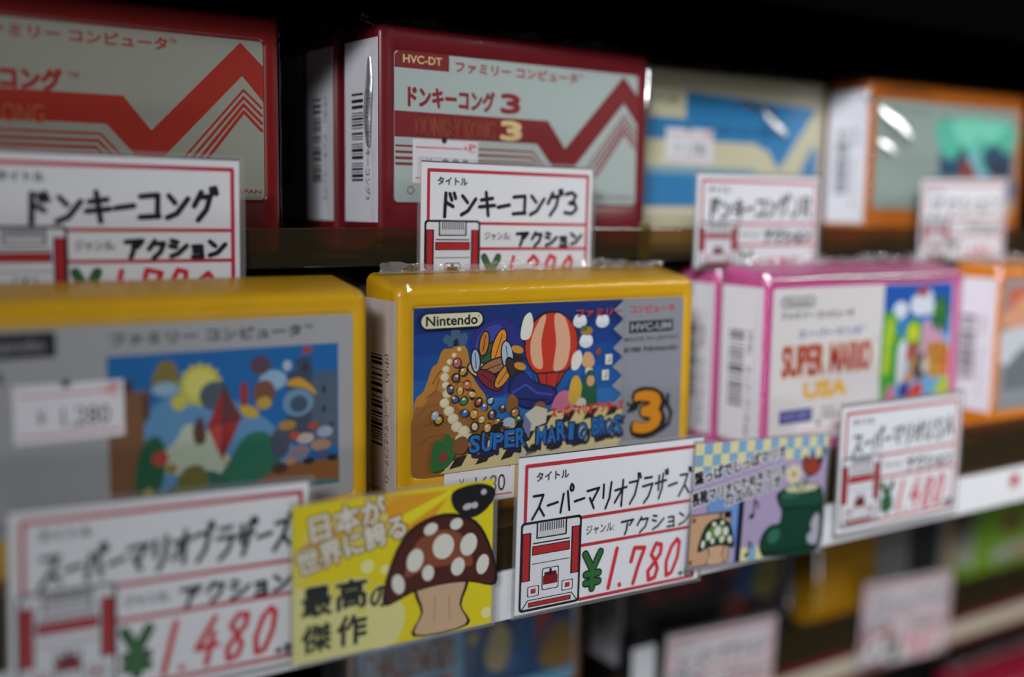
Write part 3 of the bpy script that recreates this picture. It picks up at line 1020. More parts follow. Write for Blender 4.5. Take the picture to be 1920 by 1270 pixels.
    a.blob([(26.6, 8.6), (27.6, 13.2), (31, 14.2), (34, 12.2), (34.6, 8)], '4e3a38')
    a.ell(31, 12.8, 2.2, 1.4, 'a8b4c0')
    a.ell(30.6, 9.8, 2.6, 1.3, '9a6a5a')
    a.blob([(46.6, 14.6), (47.6, 19), (51, 20.6), (54, 18.6), (54.2, 14)], 'bf6a86')
    a.blob([(52.4, 17), (53.4, 23.6), (55.8, 24.6), (57.4, 21), (56.8, 16)], 'c9a03a')
    a.blob([(57, 15), (58.2, 24), (60.6, 26.2), (62.6, 23), (62.6, 15)], '22563a')
    a.ell(60.6, 22.8, 1.5, 1.7, 'c79672')
    a.ell(57.2, 16.2, 1.9, 1.6, 'c8c0b4')
    # chequered road
    a.poly([(12, 2.6), (34, 12.4), (46, 14.6), (W, 15.2), (W, 0), (8, 0)], 'cdbf86')
    for i in range(7):
        for j in range(3):
            x = 15 + i * 8.6 + j * 4.2 - (2 - j) * 2
            y = 1.0 + j * 4.2 + i * .35
            a.poly([(x, y), (x + 4.0, y + .6), (x + 6.0, y + 3.6), (x + 2.2, y + 3.2)], '24201c', i == 0 and j == 0)
    a.blob([(5.3, 1.3), (5.4, 6.0), (6.6, 10), (8.8, 9.4), (10.2, 11.6), (12.4, 9), (13.2, 6.2), (12, 3.4), (9, 1.2)], '2c6a34')
    a.ell(9.0, 4.8, 1.5, 1.4, '8a3a2c')
    a.blob([(12, 6.6), (13.4, 9.6), (16.2, 10), (17.4, 7.6), (15.4, 5)], '7c4c2c')
    a.poly([(35.4, 9), (36.6, 14.6), (40.6, 16.8), (44.6, 15.4), (44.2, 11.4)], 'c9c3b6')
    a.poly([(35.4, 9), (36.6, 14.6), (39, 11.6), (38.2, 7.4)], '6f79a0')
    return a


def zig_panel():
    """silver right side with its saw-tooth edge, and the large title lettering"""
    a = Art(97.0, 46.4, ink('8b8d94', rough=.4, coat=.6, bump=.12), thick=0.05, coat=0.6, bump=0.12)
    return a


c = cart('yellow cartridge with blue picture label, sharpest one in the middle of its shelf', (0.13898, 0.26706, ZL), -0.0072, YEL, YELL, 20.0, 44, MID, slope=3.2)
lab_art = new_label(YELL, '8b8d94', r=1.4)
lb_ = put_label(lab_art, c, YELL)
pic = mid_yellow_picture()
pic.layer += 0.05
# the silver saw-tooth edge bites into the picture
teeth = [(73.2, 47.3)]
for k in range(5):
    teeth += [(68.8, 44.2 - k * 5.9), (72.9, 41.3 - k * 5.9)]
teeth += [(68.9, 14.7), (73.2, 12.6), (71.2, 8), (73.2, 4), (70.5, 0.2), (73.2, 0.1)]
pic.poly(teeth, '8b8d94')
pic.rrect(1.4, 41.2, 22.1, 46.0, 2.4, '17171c')
pic.rrect(1.9, 41.6, 21.6, 45.6, 2.0, 'd6cfae')
pic.text('Nintendo', 3.4, 42.3, 19.9, 45.0, '1a1a1e', .045)
pic.text('®', 20.0, 44.2, 20.7, 44.9, '1a1a1e')
pic.text('ファミリー', 54.8, 42.6, 72.3, 44.8, 'b03a3a', .06)
pic.text('スーパーマリオブラザーズ', 46, 12.7, 73.4, 15.9, 'c23a34', .07)


def title(a, word, x0, y0, x1, y1, seed):
    rng = random.Random(seed)
    n = len(word)
    st = (x1 - x0) / n
    spec = []
    for i, ch in enumerate(word):
        hh = (y1 - y0) * rng.uniform(.86, 1.06)
        ww = st * (.9 if ch not in 'I.' else .5)
        spec.append((ch, x0 + i * st + (st - ww) / 2 * .5, y0 + rng.uniform(-.3, .4), ww, hh, rng.uniform(-5, 5)))
    for ch, x, y, ww, hh, rr in spec:
        a.text(ch, x + 1.0, y - 1.5, x + ww + 1.2, y + hh - 1.6, '1d1f44', .07, rot=rr, up=ch == word[0])
    a.up()
    for ch, x, y, ww, hh, rr in spec:
        a.text(ch, x - .25, y - .25, x + ww + .25, y + hh + .25, '14141c', .055, rot=rr, up=False)
    a.up()
    for ch, x, y, ww, hh, rr in spec:
        a.text(ch, x, y, x + ww, y + hh, '1a6ab4', .028, rot=rr, up=False)


title(pic, 'SUPER', 17.4, 4.9, 37.4, 10.6, 3)
title(pic, 'MARIO', 40.6, 5.2, 59.6, 10.9, 4)
title(pic, 'BROS', 61.6, 5.4, 72.4, 10.9, 5)
pic.ell(72.5, 6.0, .6, .6, '1a6ab4')
pic.done('cover_picture', lb_, (0.05 * MM, -0.12 * MM, 0.1 * MM))
t = Art(24.6, 46.8, '8b8d94', thick=0.05, coat=0.6, bump=0.12)
T0 = 73.3
t.text('コンピュータ', 76.2 - T0, 42.6, 94.2 - T0, 44.9, 'b03a3a', .06)
t.rect(75.9 - T0, 36.3, 93.9 - T0, 40.0, '26282c')
t.text('HVC-UM', 76.8 - T0, 37.0, 93.0 - T0, 39.3, 'a4a6a8', .025)
t.text('MADE IN JAPAN', 73.7 - T0, 33.2, 96.2 - T0, 35.0, '4a4c52', .02)
t.text('©1988', 73.8 - T0, 30.1, 80.8 - T0, 31.9, '2e3036', .03)
t.text('Nintendo', 82 - T0, 30.1, 96.2 - T0, 31.9, '2e3036', .028)
# the big numeral with its tail-like shadow
t.stroke([(90.2 - T0, 4.2), (93.2 - T0, 6.0), (94.2 - T0, 9.4), (92.4 - T0, 12.4), (92.6 - T0, 15.4)], 1.5, '26242c')
t.text('3', 79.4 - T0, 3.4, 90.8 - T0, 16.8, '26242c', .12)
t.text('3', 78.6 - T0, 4.2, 89.8 - T0, 17.3, '2a1a12', .13)
t.text('3', 79.1 - T0, 4.7, 89.3 - T0, 16.8, 'd98a1c', .08)
t.ell(76.4 - T0, 13.8, .9, .6, '2c4a3c', rot=-40)
t.done('title_panel', lb_, (T0 * MM, -0.1 * MM, 0.3 * MM))
price_sticker(c, YELL[0] + 9.7, YELL[3] - 9.8, '1680', y=-0.18, rot=0.012)
spine_sticker(c, 20.0, 'スーパーマリオブラザーズ3', 13, base='dccfc8', tone='4a3c38')


# ---- pink cartridge with another behind it
def pink_label():
    a = new_label(PINK, 'd5d0ce', r=1.4)
    a.rrect(3.6, 46.1, 20.6, 50.2, 2.0, '3a3a40')
    a.rrect(4.1, 46.5, 20.1, 49.8, 1.65, 'd5d0ce')
    a.rrect(4.7, 46.9, 19.5, 49.4, 1.25, '55555a')
    a.rrect(5.0, 47.1, 19.2, 49.2, 1.05, 'd5d0ce')
    a.text('Nintendo', 6.2, 47.3, 18.2, 49.0, '2c2c30', .05)
    a.text('ファミリー コンピュータ', 4.1, 42.3, 40.4, 44.8, '2a2a2e', .06)
    a.text('スーパーマリオ', 12.7, 35.6, 45.0, 38.4, '3d4a92', .05)
    a.text('™', 45.4, 37.2, 47, 38.4, '3d4a92')
    for wd, x0, x1 in (('SUPER', 5.3, 26.2), ('MARIO', 29.2, 51.2)):
        a.text(wd, x0, 22.2, x1, 33.2, 'c98a3a', .045)
        a.text(wd, x0 + .2, 22.4, x1 - .2, 33.0, 'a0242a', .029)
        n = 9
        for i in range(n):
            x = x0 + 1.2 + (x1 - x0 - 2) * i / (n - 1)
            a.rect(x, 22.6, x + .16, 32.8, 'b8614e', i == 0)
    a.text('TM', 52.2, 32.4, 54.2, 33.6, '55555a')
    a.text('USA', 16.8, 14.4, 38.5, 19.7, 'd87a28', .12)
    a.text('USA', 16.8, 14.4, 38.5, 19.7, 'e0b428', .06)
    a.rect(4.9, 6.0, 21.2, 10.7, '34347e')
    a.text('HVC-MT', 6.3, 7.2, 19.8, 9.6, '8a8cc0', .03)
    a.text('©1992', 26.5, 9.0, 33, 10.4, '55555a', .02)
    a.text('Nintendo', 26.5, 6.8, 36, 8.2, '55555a', .03)
    return a


def pink_picture():
    W, H = 40.0, 52.6
    a = Art(W, H, '1f57a8', thick=0.1, coat=0.6, bump=0.15)
    a.rect(0, 0, W, 40, '3a7cc0')
    a.rect(0, 0, W, 33, '6aa6d2')
    for x, y, rx, ry in ((9.5, 43, 4.2, 3.2), (21, 44.6, 6.2, 4.2), (24, 47.4, 4, 3), (7, 40.6, 3, 2), (27, 43, 3.6, 2.6)):
        a.ell(x, y, rx, ry, 'd4dae2')
    a.ell(22, 49.6, 3.4, 2.2, '9a4a5a')
    a.blob([(29, 34), (28.6, 42), (31, 47), (34.5, 47.5), (37.5, 42), (36.4, 35), (33, 32)], '2f6a32')
    a.ell(32.8, 42, 2, 2.6, '45803a')
    a.blob([(0, 12), (0, 40), (4, 42.5), (8, 40), (8.6, 34), (12, 33), (14, 26), (10, 18), (6, 11)], '3f9a36')
    a.blob([(1, 30), (2.2, 39), (5, 40.4), (6.6, 35), (4.4, 29)], 'a9c233')
    a.blob([(0.4, 20), (1.4, 28), (4.6, 28), (4.4, 20)], 'a9c233')
    a.blob([(14, 28), (13, 36), (17, 39.5), (22, 37), (23, 29), (18, 26)], '4c9a34')
    a.ell(17.4, 34, 3.4, 3.8, 'c2cc2c')
    a.blob([(23, 24), (22.6, 36), (26, 39), (30, 34), (32, 36), (36, 30), (38, 24), (30, 18)], 'c995b4')
    a.poly([(26, 20), (26, 30), (38, 30), (38, 20), (34, 16), (29, 16)], 'c48a38')
    a.poly([(36, 17), (36, 27), (40, 28), (40, 14)], 'd06a2c')
    for i, (x, y) in enumerate(((28, 26), (33, 26), (30.5, 22), (35, 22))):
        a.rect(x, y, x + 2.2, y + 2.6, '8c5a2c', i == 0)
    a.blob([(9, 17), (9, 28), (11.6, 32), (14.4, 29), (14, 20), (12, 15)], 'd2d2da')
    a.ell(17.4, 26.6, 3.6, 4.4, 'a0524a')
    a.ell(18.6, 22.4, 3.6, 2, 'c4a04a', rot=30)
    a.blob([(18, 20), (22, 26), (26, 24), (26, 18), (21, 16)], '5a4a44')
    a.ell(25.4, 21.4, 2.2, 3, 'c9c2b8')
    a.ell(16, 17.4, 2.8, 2.2, 'c98a62')
    a.blob([(10.5, 11), (12, 15.6), (15.4, 15.6), (16.4, 11.4), (13.4, 9.4)], '2e3a86')
    a.blob([(12, 2), (15, 10), (20, 14.6), (24.6, 14), (23, 8), (18, 1.4)], 'cc3f2c')
    a.blob([(12, 1.4), (13.6, 7), (16, 10), (16.6, 4)], 'd9832c')
    a.blob([(1.4, 2), (3, 12), (6, 15.5), (8, 12), (6, 2)], 'c66a8a')
    a.blob([(6, 1), (7.4, 9), (11, 10), (11.6, 2)], '6c4a44')
    a.blob([(20, 1), (24, 10), (30, 12.4), (31, 7), (26, 1)], '6aa2c0')
    a.blob([(26, 1), (30, 8), (35, 15.6), (40, 14.6), (40, 0)], 'a9c23a')
    a.ell(35.6, 8.4, 2.4, 3, 'c6cf52')
    a.poly([(0, 0), (0, 9), (2, 11), (3, 4), (2.4, 0)], '2f7c34')
    return a


for q, (x, y, yaw, txt) in enumerate(((0.27414, 0.26192, -0.0063, 'pink cartridge with cream label and colourful picture, right of its shelf'),
                                      (0.2736, 0.2848, 0.0, 'second pink cartridge, a strip of spine sticker between yellow and pink ones'))):
    c = cart(txt, (x, y, ZL), yaw, 'c85690', PINK, 20.0, 51 + q, MID, seam=(q == 0), slope=(3.2 if q == 0 else 2.2))
    spine_sticker(c, 20.0, 'スーパーマリオUSA', 23, tone='4a4850')
    if q == 0:
        glint_folds(c, [((3, .3, H_ - 1.2), (W_ - 2, .3, H_ - 1.2), (0, -1, .9), 1.3, .7), ((0, .6, H_ - 3), (5, 8, H_ + 1), (-.6, -.6, 1), .7, .5)], 9)
        lb_ = put_label(pink_label(), c, PINK)
        pink_picture().done('cover_picture', lb_, (57.0 * MM, -0.1 * MM, 0.3 * MM))
        price_sticker(c, PINK[0] + 13.5, PINK[3] - 8.2, '1,280')


# ---- orange cartridge cut by the right edge
def salmon_label():
    a = new_label(PINK, '8e9296')
    a.rect(3, 33, 94, 50, 'c46a52')
    a.blob([(4, 34), (10, 44), (24, 48), (40, 40), (60, 46), (90, 40), (92, 34)], 'd69a78')
    a.rect(3, 8, 94, 24, '6f7478')
    a.blob([(3, 18), (20, 27), (45, 22), (70, 29), (94, 24), (94, 33), (3, 33)], 'c8ccd0')
    return a


c = cart('orange cartridge with salmon label, cut by the right picture edge', (0.4006, 0.25562 + 0.003, ZL), 0.0, 'd67c12', PINK, 20.0, 61, MID)
put_label(salmon_label(), c, PINK)
spine_sticker(c, 20.0, 'アクションゲーム', 29, tone='8a848c')


# ---- dim cartridges on the shelf below
def cyan_label():
    a = new_label(PINK, '6aa2be')
    a.text('CHALLENGER', 2, 19, 41, 31, '7c4026', .05)
    a.rect(24, 11, 41, 16, '8c3a4c')
    return a


def cyan_picture():
    a = Art(52, 44, '47728c', thick=0.1, coat=0.5)
    a.rect(0, 0, 52, 30, '1c4a78')
    a.blob([(8, 26), (10, 38), (16, 41), (20, 37), (19, 28), (14, 24)], '6a6434')
    a.ell(15.5, 30, 3.6, 3.8, 'b07a8c')
    a.blob([(10, 10), (12, 22), (18, 25), (22, 18), (18, 6)], 'b4a67c')
    a.blob([(24, 24), (28, 38), (36, 42), (45, 40), (50, 43), (51, 30), (40, 22)], '2c2a4e')
    a.blob([(36, 36), (40, 40), (44, 38), (42, 32)], '7c3434')
    a.blob([(24, 14), (30, 22), (42, 32), (44, 28), (32, 12)], '9c3a38')
    a.blob([(20, 8), (26, 26), (32, 27), (34, 18), (28, 6)], '2a5a90')
    a.blob([(36, 4), (40, 18), (50, 20), (52, 2)], '8a6a34')
    a.ell(4, 22, 2, 3, 'a89a40')
    return a


c = cart('brown cartridge with cyan label and blue picture, under the white rail', (0.1625, 0.352, ZT), 0.0, '6a4428', PINK, 20.0, 71, LOW)
lb_ = put_label(cyan_label(), c, PINK)
cyan_picture().done('cover_picture', lb_, (45.2 * MM, -0.1 * MM, 6 * MM))
spine_sticker(c, 20.0, 'チャレンジャー', 31, base='c0bcc2')


def black_label():
    a = new_label(PINK, '1a191b')
    a.text('ファミリー コンピュータ', 8, 40, 48, 43, '4a2426', .05)
    a.text('ACTION', 9, 24, 46, 34, '6a2226', .10)
    return a


def black_picture():
    a = Art(40, 40, '34242a', thick=0.1, coat=0.5)
    a.blob([(0, 24), (6, 38), (38, 38), (39, 26), (28, 30), (14, 26)], '7a2f2a')
    a.blob([(8, 12), (12, 28), (20, 30), (24, 18), (18, 8)], '2c4668')
    a.blob([(20, 14), (26, 30), (36, 30), (38, 16), (30, 8)], '6a6434')
    a.blob([(2, 4), (8, 14), (18, 8), (14, 2)], '6a3a30')
    return a


c = cart('black cartridge with faint red lettering, right of the brown one', (0.2892, 0.352, ZT), 0.0, '17161a', PINK, 20.0, 72, LOW)
lb_ = put_label(black_label(), c, PINK)
black_picture().done('cover_picture', lb_, (54 * MM, -0.1 * MM, 6 * MM))
glint_folds(c, [((W_ - 1, -.4, 27), (W_ - 3, -.4, 16), (.1, -1, .3), 2.4, .6), ((80, -.4, 18), (90, -.4, 14), (0, -1, .3), 1.6, .4)], 15)
spine_sticker(c, 20.0, 'アクションゲーム', 33, base='bdb9bd')


def grey_label():
    lab = (44, 5, 5, 14)
    a = new_label(lab, '7c7c78')
    a.rect(26, 0, 52, a.h, '2c2c2e')
    a.text('ファミリー コンピュータ', 3, 40, 25, 43, '4a4a48', .05)
    return a, lab


ga, glab = grey_label()
c = cart('mustard yellow cartridge with grey and black label, behind the tilted price cards', (0.4125, 0.352, ZT), 0.0, 'a67812', glab, 20.0, 73, LOW)
put_label(ga, c, glab)
glint_folds(c, [((.2, .4, 52), (.2, .4, 24), (-1, -1, 0), 1.6, 1.0)], 11)


def green_label():
    a = new_label(PINK, '78a02c')
    a.ell(31, 20, 10, 5.0, '7c2436', rot=10)
    a.ell(30, 21.4, 6, 2.0, '8c3040', rot=10)
    a.poly([(12, 0), (14, 5), (24, 8), (97, 9), (97, 0)], 'a8a49e')
    a.blob([(30, 1), (34, 6), (60, 7), (80, 4), (70, 1)], 'b08a80')
    return a


c = cart('lime green cartridge with dark red emblem at the right picture edge', (0.5385, 0.352, ZT), 0.0, '6c9424', PINK, 20.0, 74, LOW)
put_label(green_label(), c, PINK)
spine_sticker(c, 20.0, 'アクションゲーム', 37, base='b4b2a6')


def crimson_label():
    a = new_label(PINK, '9a1c3c')
    a.blob([(6, 8), (10, 40), (50, 46), (88, 36), (84, 10)], 'b02a4c')
    a.text('ファミリー コンピュータ', 10, 42, 60, 45.5, 'd8c0c4', .05)
    return a


c = cart('crimson cartridge in the bottom right picture corner, on the lowest shelf', (0.600, 0.392, ZF), 0.0, 'a01c3a', PINK, 20.0, 81, 'cartridges on the lowest shelf')
put_label(crimson_label(), c, PINK)


# ------------------------------------------------------------------ price cards
RED_L = 'b8303a'


def console_icon(a, x0, y0, x1, y1):
    """the drawn console: white body, red sides, slots and pads"""
    W, H = x1 - x0, y1 - y0
    X = lambda u: x0 + u * W
    Y = lambda v: y0 + v * H
    K, R_, G = '1c1a20', 'b0282c', 'dcdce0'
    a.rrect(x0, y0, x1, y1, W * .06, K)
    a.rrect(x0 + W * .035, y0 + W * .035, x1 - W * .035, y1 - W * .035, W * .04, G)
    for u0, u1 in ((.02, .17), (.83, .98)):
        a.rect(X(u0), Y(.34), X(u1), Y(.88), K)
        a.rect(X(u0 + .025), Y(.35), X(u1 - .025), Y(.87), R_)
    a.rect(X(.25), Y(.80), X(.75), Y(.985), K)
    a.rect(X(.275), Y(.815), X(.725), Y(.975), 'c8c8cc')
    for i in range(11):
        u = .31 + i * .037
        a.rect(X(u), Y(.88), X(u + .017), Y(.972), '3a383e', i == 0)
    a.rect(X(.2), Y(.745), X(.8), Y(.76), K)
    a.rect(X(.19), Y(.62), X(.81), Y(.725), K)
    a.rect(X(.205), Y(.63), X(.795), Y(.715), R_)
    a.rect(X(.19), Y(.52), X(.81), Y(.53), '55535a')
    a.rrect(X(.36), Y(.21), X(.64), Y(.46), W * .03, K)
    a.rrect(X(.375), Y(.22), X(.625), Y(.45), W * .025, G)
    a.rect(X(.38), Y(.27), X(.62), Y(.37), '7e1820')
    a.rect(X(.40), Y(.37), X(.60), Y(.41), '5a1218')
    a.rect(X(.48), Y(.37), X(.52), Y(.445), K)
    for u in (.13, .69):
        a.rrect(X(u), Y(.16), X(u + .19), Y(.28), W * .02, K)
        a.rrect(X(u + .015), Y(.168), X(u + .175), Y(.272), W * .02, G)
        a.rect(X(u + .055), Y(.195), X(u + .135), Y(.248), R_)
    a.stroke([(X(.14), Y(.125)), (X(.86), Y(.125))], W * .012, K)
    a.stroke([(X(.14), Y(.125)), (X(.05), Y(.03))], W * .015, K)
    a.stroke([(X(.86), Y(.125)), (X(.95), Y(.03))], W * .015, K)
    a.rect(X(.15), Y(.045), X(.85), Y(.10), K)
    a.rect(X(.165), Y(.052), X(.835), Y(.092), R_)


def price_card(label, loc, w, h, title_s, price, roll=0.0, yaw=0.0, sw=0.9, tsize=(0.06, .98), seed=1, faded=False, group='handwritten price cards', paper='e2e3e6', full=45.5, shop_tax=True, slope=0.03, twide=None):
    """w x h is the visible paper in mm, its art laid out on a full-height card and hung by its top left corner"""
    r = empty('price_card', loc, yaw, roll)
    tag(r, label, 'price card', group)
    a = Art(w, h, paper, thick=0.35, coat=0.55, bump=0.03)
    T = h          # top edge
    f = w / 69.0   # art scale
    def y(v):
        return T - (45.5 - v) * f
    bot = 0.05

    def clipped(fn):
        return fn
    k = 'a83040' if faded else RED_L
    blk = '1d1c24'
    # cut edge shows a dark line along the top
    a.rect(0, T - .35, w, T, '3a3a40')
    # red frame
    x0, x1 = 2.7 * f, w - 2.0 * f
    for s0, s1 in (((x0, max(bot, y(1.1))), (x0, y(42.6))), ((x0, y(42.6)), (x1, y(42.6))), ((x1, y(42.6)), (x1, max(bot, y(1.1))))):
        a.stroke([s0, s1], 1.15 * f, k)
    for v in (25.6, 17.2, 1.1):
        if y(v) > bot:
            a.stroke([(22.5 * f if v < 26 else x0, y(v)), (x1, y(v))], 1.0 * f, k)
    if y(.5) > bot:
        console_icon(a, 1.3 * f, y(.6), 22.6 * f, y(26.6))
    else:
        # lower part of the drawing runs off the card's lower edge, which is tucked away
        console_icon(a, 1.3 * f, bot, 22.6 * f, y(26.6))
    a.text('タイトル', 6 * f, y(38.0), 17.2 * f, y(40.5), '3c3a44', .04)
    tx0, tx1 = 6.0 * f, w - 4.5 * f
    if twide:
        tx0, tx1 = twide[0] * f, twide[1] * f
    a.ktext(title_s, tx0, y(27.4), tx1, y(35.2), blk, sw * f, slope=slope, seed=seed, lean=.05)
    a.text('ジャンル:', 24.2 * f, y(20.0), 34.6 * f, y(22.9), '2c2a34', .01)
    a.ktext('アクション', 37 * f, y(18.2), 65 * f, y(23.0), blk, sw * f * .9, seed=seed + 2, slope=0.0)
    if y(3) > bot:
        for ws, hc in ((2.5, '16241a'), (1.6, '2f6a36')):
            a.up()
            for pts in (((24.2, 14.4), (27.0, 9.4)), ((29.8, 14.4), (27.0, 9.4)), ((27.0, 9.4), (27.0, 3.8)), ((24.6, 8.2), (29.4, 8.2)), ((24.6, 5.6), (29.4, 5.6))):
                a.layer += 0.0003
                a.stroke([(px * f, y(py)) for px, py in pts], ws * f, hc, False)
        a.ktext(price, 32 * f, y(3.0), 60 * f, y(14.6), 'cf3440', 1.35 * f, seed=seed + 3, lean=.18, gap=.18)
        if shop_tax:
            a.text('+税', 60.6 * f, y(1.6), 67 * f, y(4.4), blk, .05)
    else:
        a.poly([(23.2 * f, y(15.4)), (25.2 * f, y(15.4)), (27.4 * f, y(11.4)), (29.6 * f, y(15.4)), (31.4 * f, y(15.2)), (28.4 * f, y(9.5)), (26.0 * f, y(9.5))], '1c3a24')
        a.poly([(23.9 * f, y(14.9)), (24.9 * f, y(14.9)), (27.2 * f, y(10.6)), (29.8 * f, y(14.9)), (30.7 * f, y(14.8)), (28.2 * f, y(10.0)), (26.4 * f, y(10.0))], '2f6a36')
        a.ktext(price, 32 * f, max(.4, y(4.6)), 58 * f, y(11.6), 'd8525a', 1.0 * f, seed=seed + 3, lean=.1)
    a.done('printed_paper', r, (0, 0, -h * MM))
    # clear laminate margin
    bm = bmesh.new()
    m = 1.1
    for bx in (((-m, -h - m), (0, m)), ((w, -h - m), (w + 1.6, m)), ((0, 0), (w, m)), ((0, -h - m), (w, -h))):
        (u0, v0), (u1, v1) = bx
        bm_box(bm, (u0 * MM, 0.05 * MM, v0 * MM), (u1 * MM, 0.3 * MM, v1 * MM))
    link('plastic_sleeve', bm, M_SLEEVE, r)
    return r


def P3(x, y, z):
    return (x * MM, y * MM, z * MM)


price_card('white price card under the sharp yellow cartridge, price 1.780 in red marker', P3(167.3, 248.5, -53.5), 69.0, 45.4, 'スーパーマリオブラザーズ3', '1.780', roll=0.019, sw=.75, seed=4, slope=.0, twide=(4.6, 69))
price_card('blurred white price card at lower left below the left yellow cartridge', P3(37.4, 248.8, -50.2), 68.0, 45.4, 'スーパーマリオブラザーズ', '1.480', roll=0.026, sw=1.1, seed=9)
price_card('white price card on the pink cartridge, price 1.480 in red marker', P3(296.6, 245.5, -50.6), 65.8, 44.4, 'スーパーマリオUSA', '1.480', roll=0.008, sw=1.0, seed=14)
price_card('white price card at upper left covering the zigzag red cartridge', P3(38.2, 287.3, 26.9), 64.6, 41.0, 'ドンキーコング', '1.780', roll=0.006, sw=1.5, seed=21, twide=(12, 62))
price_card('white price card standing before the front red cartridge of three', P3(157.5, 287.0, 28.1), 62.6, 41.0, 'ドンキーコング3', '1.280', roll=0.010, sw=1.25, seed=27, twide=(7, 63))
price_card('white price card before the ivory and blue cartridge', P3(266.0, 287.3, 27.4), 61.4, 32.6, 'ドンキーコングJR', '1.280', roll=-0.002, sw=1.3, seed=33)
price_card('blurred white price card before the far right orange cartridge', P3(388.5, 287.3, 28.3), 57.5, 33.2, 'アクション', '1.480', roll=-0.02, sw=1.0, seed=39)
price_card('dim price card hung low in front of the black cartridge', P3(308.5, 342.0, -167.0), 66.0, 44.0, 'スーパーアクション', '1.980', roll=0.055, sw=1.0, seed=45, paper='d8cfd2')
price_card('dim price card tilted below the mustard yellow cartridge', P3(436.8, 342.0, -167.4), 69.8, 44.0, 'アクションマリオ', '980', roll=0.065, sw=1.0, seed=51, paper='d8cfd2')


# small blank white tag left of the dim price card
bm = bmesh.new()
bm_box(bm, (0, 0, -0.022), (0.0125, 0.0006, 0), bev=0.0002)
t_ = link('blank_shelf_tag', bm, ink('d2d3d6', rough=.4))
t_.location = (0.2895, 0.3425, -0.1692)
tag(t_, 'small blank white tag left of the dim price card on the black cartridge', 'shelf tag')

# ------------------------------------------------------------------ picture cards
def notes(a, x, y, s, h='16161a'):
    a.ell(x, y, .95 * s, .72 * s, h, rot=20)
    a.stroke([(x + .75 * s, y + .1), (x + .75 * s, y + 4.6 * s), (x + 2.2 * s, y + 3.4 * s), (x + 2.4 * s, y + 2.2 * s)], .5 * s, h)


def toadstool(a, cx, cy, w, h, cap, cap2, lw):
    """a plain woodland toadstool: domed cap with many small flecks, gills and a slim stem"""
    K = '17130f'
    s, q = w / 2, h
    stem = [(cx - s * .42, cy + q * .44), (cx - s * .34, cy + q * .2), (cx - s * .46, cy + .2), (cx + s * .46, cy + .2), (cx + s * .34, cy + q * .2), (cx + s * .42, cy + q * .44)]
    a.blob([(cx + (x - cx) * 1.12, y - lw * .4) for x, y in stem], K)
    a.blob(stem, 'c8a684')
    a.stroke([(cx - s * .12, cy + q * .32), (cx - s * .14, cy + q * .1)], lw * .3, '9a7a5a')
    a.stroke([(cx + s * .14, cy + q * .3), (cx + s * .16, cy + q * .08)], lw * .3, '9a7a5a')
    dome = [(cx - s, cy + q * .34), (cx - s * .92, cy + q * .62), (cx - s * .6, cy + q * .9), (cx, cy + q), (cx + s * .6, cy + q * .9), (cx + s * .92, cy + q * .62), (cx + s, cy + q * .34), (cx + s * .5, cy + q * .40), (cx, cy + q * .42), (cx - s * .5, cy + q * .40)]
    a.blob([(cx + (x - cx) * (1 + lw / s), cy + q * .62 + (y - cy - q * .62) * (1 + lw / s * 1.4)) for x, y in dome], K)
    a.blob(dome, cap)
    a.blob([(cx + (x - cx) * .62 - s * .05, cy + q * .68 + (y - cy - q * .62) * .55) for x, y in dome], cap2)
    rng = random.Random(int(w * 10))
    for i, (u, v, rx, ry) in enumerate(((0.02, .74, .20, .11), (-.5, .66, .15, .10), (.5, .72, .16, .10), (-.22, .91, .13, .05), (.26, .92, .12, .05), (.78, .52, .12, .09), (-.80, .48, .11, .09), (.30, .54, .13, .08), (-.26, .53, .11, .07))):
        a.ell(cx + u * s, cy + v * q, rx * s, ry * q, 'd8d6cc', rot=rng.uniform(-20, 20))


def picture_card(label, loc, w, h, roll, base, draw):
    r = empty('picture_card', loc, 0.0, roll)
    tag(r, label, 'picture card', 'illustrated shop cards')
    a = Art(w, h, base, thick=0.35, coat=0.55, bump=0.03)
    draw(a)
    a.done('printed_paper', r, (0, 0, -h * MM))
    bm = bmesh.new()
    for (u0, v0), (u1, v1) in (((-.9, -h - 1), (0, 1)), ((w, -h - 1), (w + 1.4, 1)), ((0, 0), (w, 1)), ((0, -h - 1), (w, -h))):
        bm_box(bm, (u0 * MM, 0.05 * MM, v0 * MM), (u1 * MM, 0.3 * MM, v1 * MM))
    link('plastic_sleeve', bm, M_SLEEVE, r)
    return r


